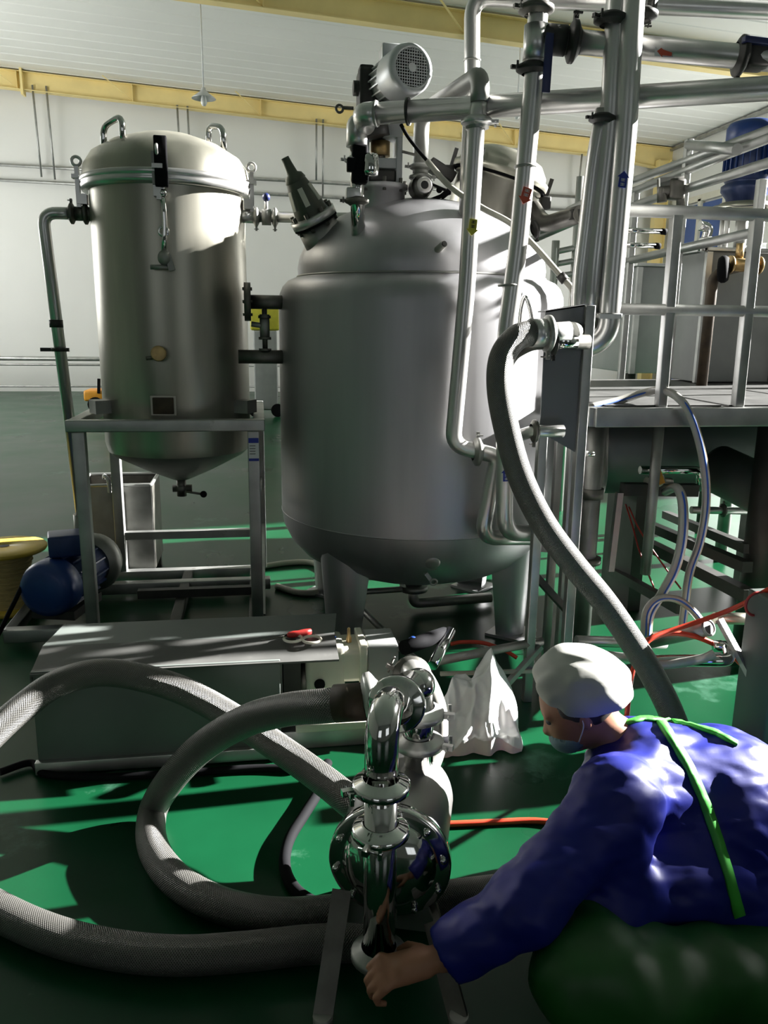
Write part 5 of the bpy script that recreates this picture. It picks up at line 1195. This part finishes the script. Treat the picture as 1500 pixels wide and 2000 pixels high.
def f_head(P):
    d = ellipsoid(P, hc+hup*.02-face*.01, (face, side, hup), (.103, .080, .106))
    d = smin(d, ellipsoid(P, hc+face*.035-hup*.055, (face, side, hup), (.066, .060, .076)), .03)       # jaw
    d = smin(d, capsule(P, hc+face*.082-hup*.005, hc+face*.105-hup*.04, .008, .013), .014)             # nose
    d = smin(d, capsule(P, hc+face*.088-hup*.072+side*.02, hc+face*.088-hup*.072-side*.02, .009, .009), .012)  # lips
    d = smin(d, capsule(P, hc+face*.078+hup*.022+side*.035, hc+face*.078+hup*.022-side*.035, .012, .012), .015)  # brow
    for sg in (-1, 1):
        d = np.maximum(d, -(capsule(P, hc+face*.094+side*sg*.032+hup*.002, hc+face*.094+side*sg*.032+hup*.002, .011, .011)))
        e = ellipsoid(P, hc+side*sg*.078-hup*.008-face*.012, (face, side, hup), (.018, .009, .031)); d = smin(d, e, .006)
    return smin(d, capsule(P, hc-face*.03-hup*.03, neck, .056, .062), .03)
def f_body(P):
    d = f_head(P)
    for a, b_, ra, rb in ((neck, chest, .07, .13), (chest, mid, .14, .15), (mid, hip, .15, .15), (chest, sho, .09, .05), (sho, elb, .048, .040), (elb, wri, .040, .029), (chest, sho2, .09, .05), (sho2, elb2, .048, .04), (elb2, wri2, .04, .029),
                        (hip, hipL, .12, .10), (hip, hipR, .12, .10), (hipL, kneeL, .085, .06), (hipR, kneeR, .085, .06), (kneeL, ankL, .055, .035), (kneeR, ankR, .055, .035)):
        d = smin(d, capsule(P, a, b_, ra, rb), .03)
    w2 = wri2; h2 = w2+Vector((-.09, -.02, -.03)); d = smin(d, capsule(P, w2, h2, .028, .03), .02)
    for of in (-.03, -.01, .01, .03):
        a = h2+Vector((0, of, 0)); d = smin(d, np.minimum(capsule(P, a, a+Vector((-.05, 0, -.02)), .011, .0095), capsule(P, a+Vector((-.05, 0, -.02)), a+Vector((-.065, 0, -.06)), .0095, .008)), .006)
    d = smin(d, capsule(P, w2+Vector((-.03, -.03, 0)), w2+Vector((-.09, -.06, -.03)), .013, .01), .008)
    return smin(d, f_hand(P), .012)
def f_coat(P):
    d = capsule(P, neck+Vector((.03, 0, -.02)), chest, .085, .155)
    for a, b_, ra, rb in ((chest, mid, .18, .198), (mid, hip, .198, .19), (chest, sho, .135, .09), (chest, belly, .16, .15), (mid, belly, .18, .15), (sho, flap, .10, .10), (flap, belly, .10, .14), (belly, V(1520, 1740, 1.80), .15, .17)): d = smin(d, capsule(P, a, b_, ra, rb), .05)
    cuff = elb.lerp(wri, .93)
    arm = smin(capsule(P, sho, elb, .092, .085), capsule(P, elb, cuff, .085, .072), .04); d = smin(d, arm, .05)
    arm2 = smin(capsule(P, sho2, elb2, .085, .07), capsule(P, elb2, elb2.lerp(wri2, .9), .07, .055), .04); d = smin(d, arm2, .05)
    # folds of the loose nylon
    d = d+.006*noise3(P, 26.0, 3.0)+.004*noise3(P, 47.0, 9.0)
    # open cuff end and collar
    cd = A_((wri-elb).normalized()); d = np.maximum(d, np.where(np.linalg.norm(P-A_(cuff), axis=1) < .16, (P-A_(cuff))@cd-.012, -1))
    inn = capsule(P, elb.lerp(wri, .55), wri+ (wri-elb)*.2, .045, .058); d = np.maximum(d, -inn)
    return d
hipA = V(1620, 1900, 1.76)
def f_apron(P):
    d = capsule(P, hipA, hipL, .16, .14); d = smin(d, capsule(P, hipL, kneeL, .13, .105), .05); d = smin(d, capsule(P, kneeL, ankL+Vector((-.06, 0, .08)), .10, .10), .05)
    d = smin(d, capsule(P, kneeL, kneeR, .09, .09), .06); d = smin(d, capsule(P, hipR, kneeR, .13, .10), .05)
    return d+.010*noise3(P, 15.0, 5.0)+.006*np.sin(P[:, 0]*34+3*np.sin(P[:, 2]*7)+P[:, 1]*9)
lo = (min(kneeL.x-.25, hnd.x-.14), 1.22, -.02); hi = (hip.x+.28, 2.35, hc.z+.16)
person = sdf_obj('person', f_body, lo, hi, .006, 'skin', None, label='crouching worker in blue coat, green apron and white cap reaching to the pump', cat='person')
coat = sdf_obj('coat', f_coat, lo, hi, .009, 'coat_blue', person, label='shiny blue nylon work coat')
apron = sdf_obj('apron', f_apron, (lo[0], lo[1], -.0), hi, .011, 'apron_green', person, label='dark green apron over the lap')
def f_cap(P):
    d = ellipsoid(P, capc, ((Vector((-.97, .1, -.1)).normalized()), Vector((.1, .97, 0)).normalized(), Vector((0, 0, 1))), (.131, .116, .105))
    d = smin(d, ellipsoid(P, capc+Vector((.045, 0, -.015)), (Vector((1, 0, 0)), Vector((0, 1, 0)), Vector((0, 0, 1))), (.091, .096, .075)), .04)
    d = d+.006*noise3(P, 32.0, 1.0)
    pn = (hup*.9-face*.25).normalized(); cut = (P-A_(capc))@A_(-pn)-.062
    d = np.maximum(d, cut)
    return d
sdf_obj('cap', f_cap, A_(capc)-.2, A_(capc)+.2, .006, 'cap_white', person, label='puffy white hygiene cap')
# cap band and hair edge
def f_hair(P):
    d = ellipsoid(P, hc+hup*.02-face*.014, (face, side, hup), (.104, .086, .112)); pn = A_((hup*.8-face*.6).normalized())
    return np.maximum(np.maximum(d, -((P-A_(hc))@pn)-.012), -((P-A_(hc))@A_(-face))-.045)
sdf_obj('hair', f_hair, A_(hc)-.15, A_(hc)+.15, .005, 'hair', person, label='short black hair under the cap')
def f_mask(P):
    d = ellipsoid(P, hc+face*.05-hup*.075, (face, side, hup), (.062, .062, .05)); return np.maximum(d, -ellipsoid(P, hc+face*.045-hup*.07, (face, side, hup), (.058, .057, .06)))
sdf_obj('face_mask', f_mask, A_(hc)-.17, A_(hc)+.17, .004, 'mask_blue', person, label='pale blue face mask pulled under the chin')
for sg in (-1, 1):
    e = hc+side*sg*.079-face*.008
    MB().tube(spline([e+hup*.02, e+side*sg*.006-hup*.02+face*.006, hc+side*sg*.068+face*.03-hup*.07], 6), .0018, 6).build('mask_strap', 'sticker_white', person)
    MB().sphere(hc+face*.083+side*sg*.032+hup*.002, .011, 12).build('eye', 'ink_black', person)
def f_trouser(P):
    d = np.minimum(capsule(P, kneeL, ankL, .075, .065), capsule(P, kneeR, ankR, .075, .065))
    for a, b_, ra, rb in ((hip, hipL, .155, .13), (hip, hipR, .155, .13), (hipL, kneeL, .11, .08), (hipR, kneeR, .11, .08)): d = smin(d, capsule(P, a, b_, ra, rb), .03)
    return d+.004*noise3(P, 30, 2)
sdf_obj('trousers', f_trouser, (lo[0], lo[1], 0), (hi[0], hi[1], .7), .01, 'trousers', person)
for ank in (ankL, ankR):
    def f_sh(P): return np.maximum(smin(capsule(P, ank+Vector((.03, 0, -.03)), ank+Vector((-.16, 0, -.045)), .048, .04), capsule(P, ank, ank, .05, .05), .03), -P[:, 2]+.002)
    sdf_obj('shoe', f_sh, A_(ank)-.28, A_(ank)+.2, .009, 'shoe_white', person)
# apron straps laid over the coat
def hit(px, py, off=.004):
    d = A_(ray(px, py)); d /= np.linalg.norm(d); p = A_(CAM)+d*1.0
    for _ in range(60):
        v = f_coat(p[None])[0]-off
        if v < .0008: break
        p = p+d*max(.001, v*.6)
        if np.linalg.norm(p) > 6: return None, None
    e = .006; nn = np.array([f_coat((p+np.eye(3)[i]*e)[None])[0]-f_coat((p-np.eye(3)[i]*e)[None])[0] for i in range(3)]); nn /= np.linalg.norm(nn)
    return Vector(p), Vector(nn)
def strap(pts, w, label):
    path = []
    for (a, b_) in zip(pts, pts[1:]):
        for k in range(6): path.append((a[0]+(b_[0]-a[0])*k/6, a[1]+(b_[1]-a[1])*k/6))
    path.append(pts[-1]); H_ = [hit(*p) for p in path]; H_ = [h for h in H_ if h[0] is not None]
    q = MB(); vv = []
    for i, (p, nn) in enumerate(H_):
        tg = (H_[min(i+1, len(H_)-1)][0]-H_[max(i-1, 0)][0]).normalized(); sd = nn.cross(tg).normalized()
        vv += [p-sd*w/2-nn*.006, p-sd*w/2+nn*.003, p+sd*w/2+nn*.003, p+sd*w/2-nn*.006]
    fs = []
    for i in range(len(H_)-1):
        for k in range(4): fs.append((i*4+k, i*4+(k+1) % 4, (i+1)*4+(k+1) % 4, (i+1)*4+k))
    q.add(vv, fs, True); q.build('apron_strap', 'strap_green', person, label)
strap([(1288, 1402), (1318, 1450), (1348, 1500), (1378, 1570), (1402, 1640), (1425, 1710), (1445, 1790)], .030, 'bright green apron strap down the near side')
strap([(1180, 1440), (1215, 1412), (1255, 1402), (1300, 1404), (1350, 1414), (1400, 1430), (1440, 1452)], .022, 'bright green apron strap across the upper back')
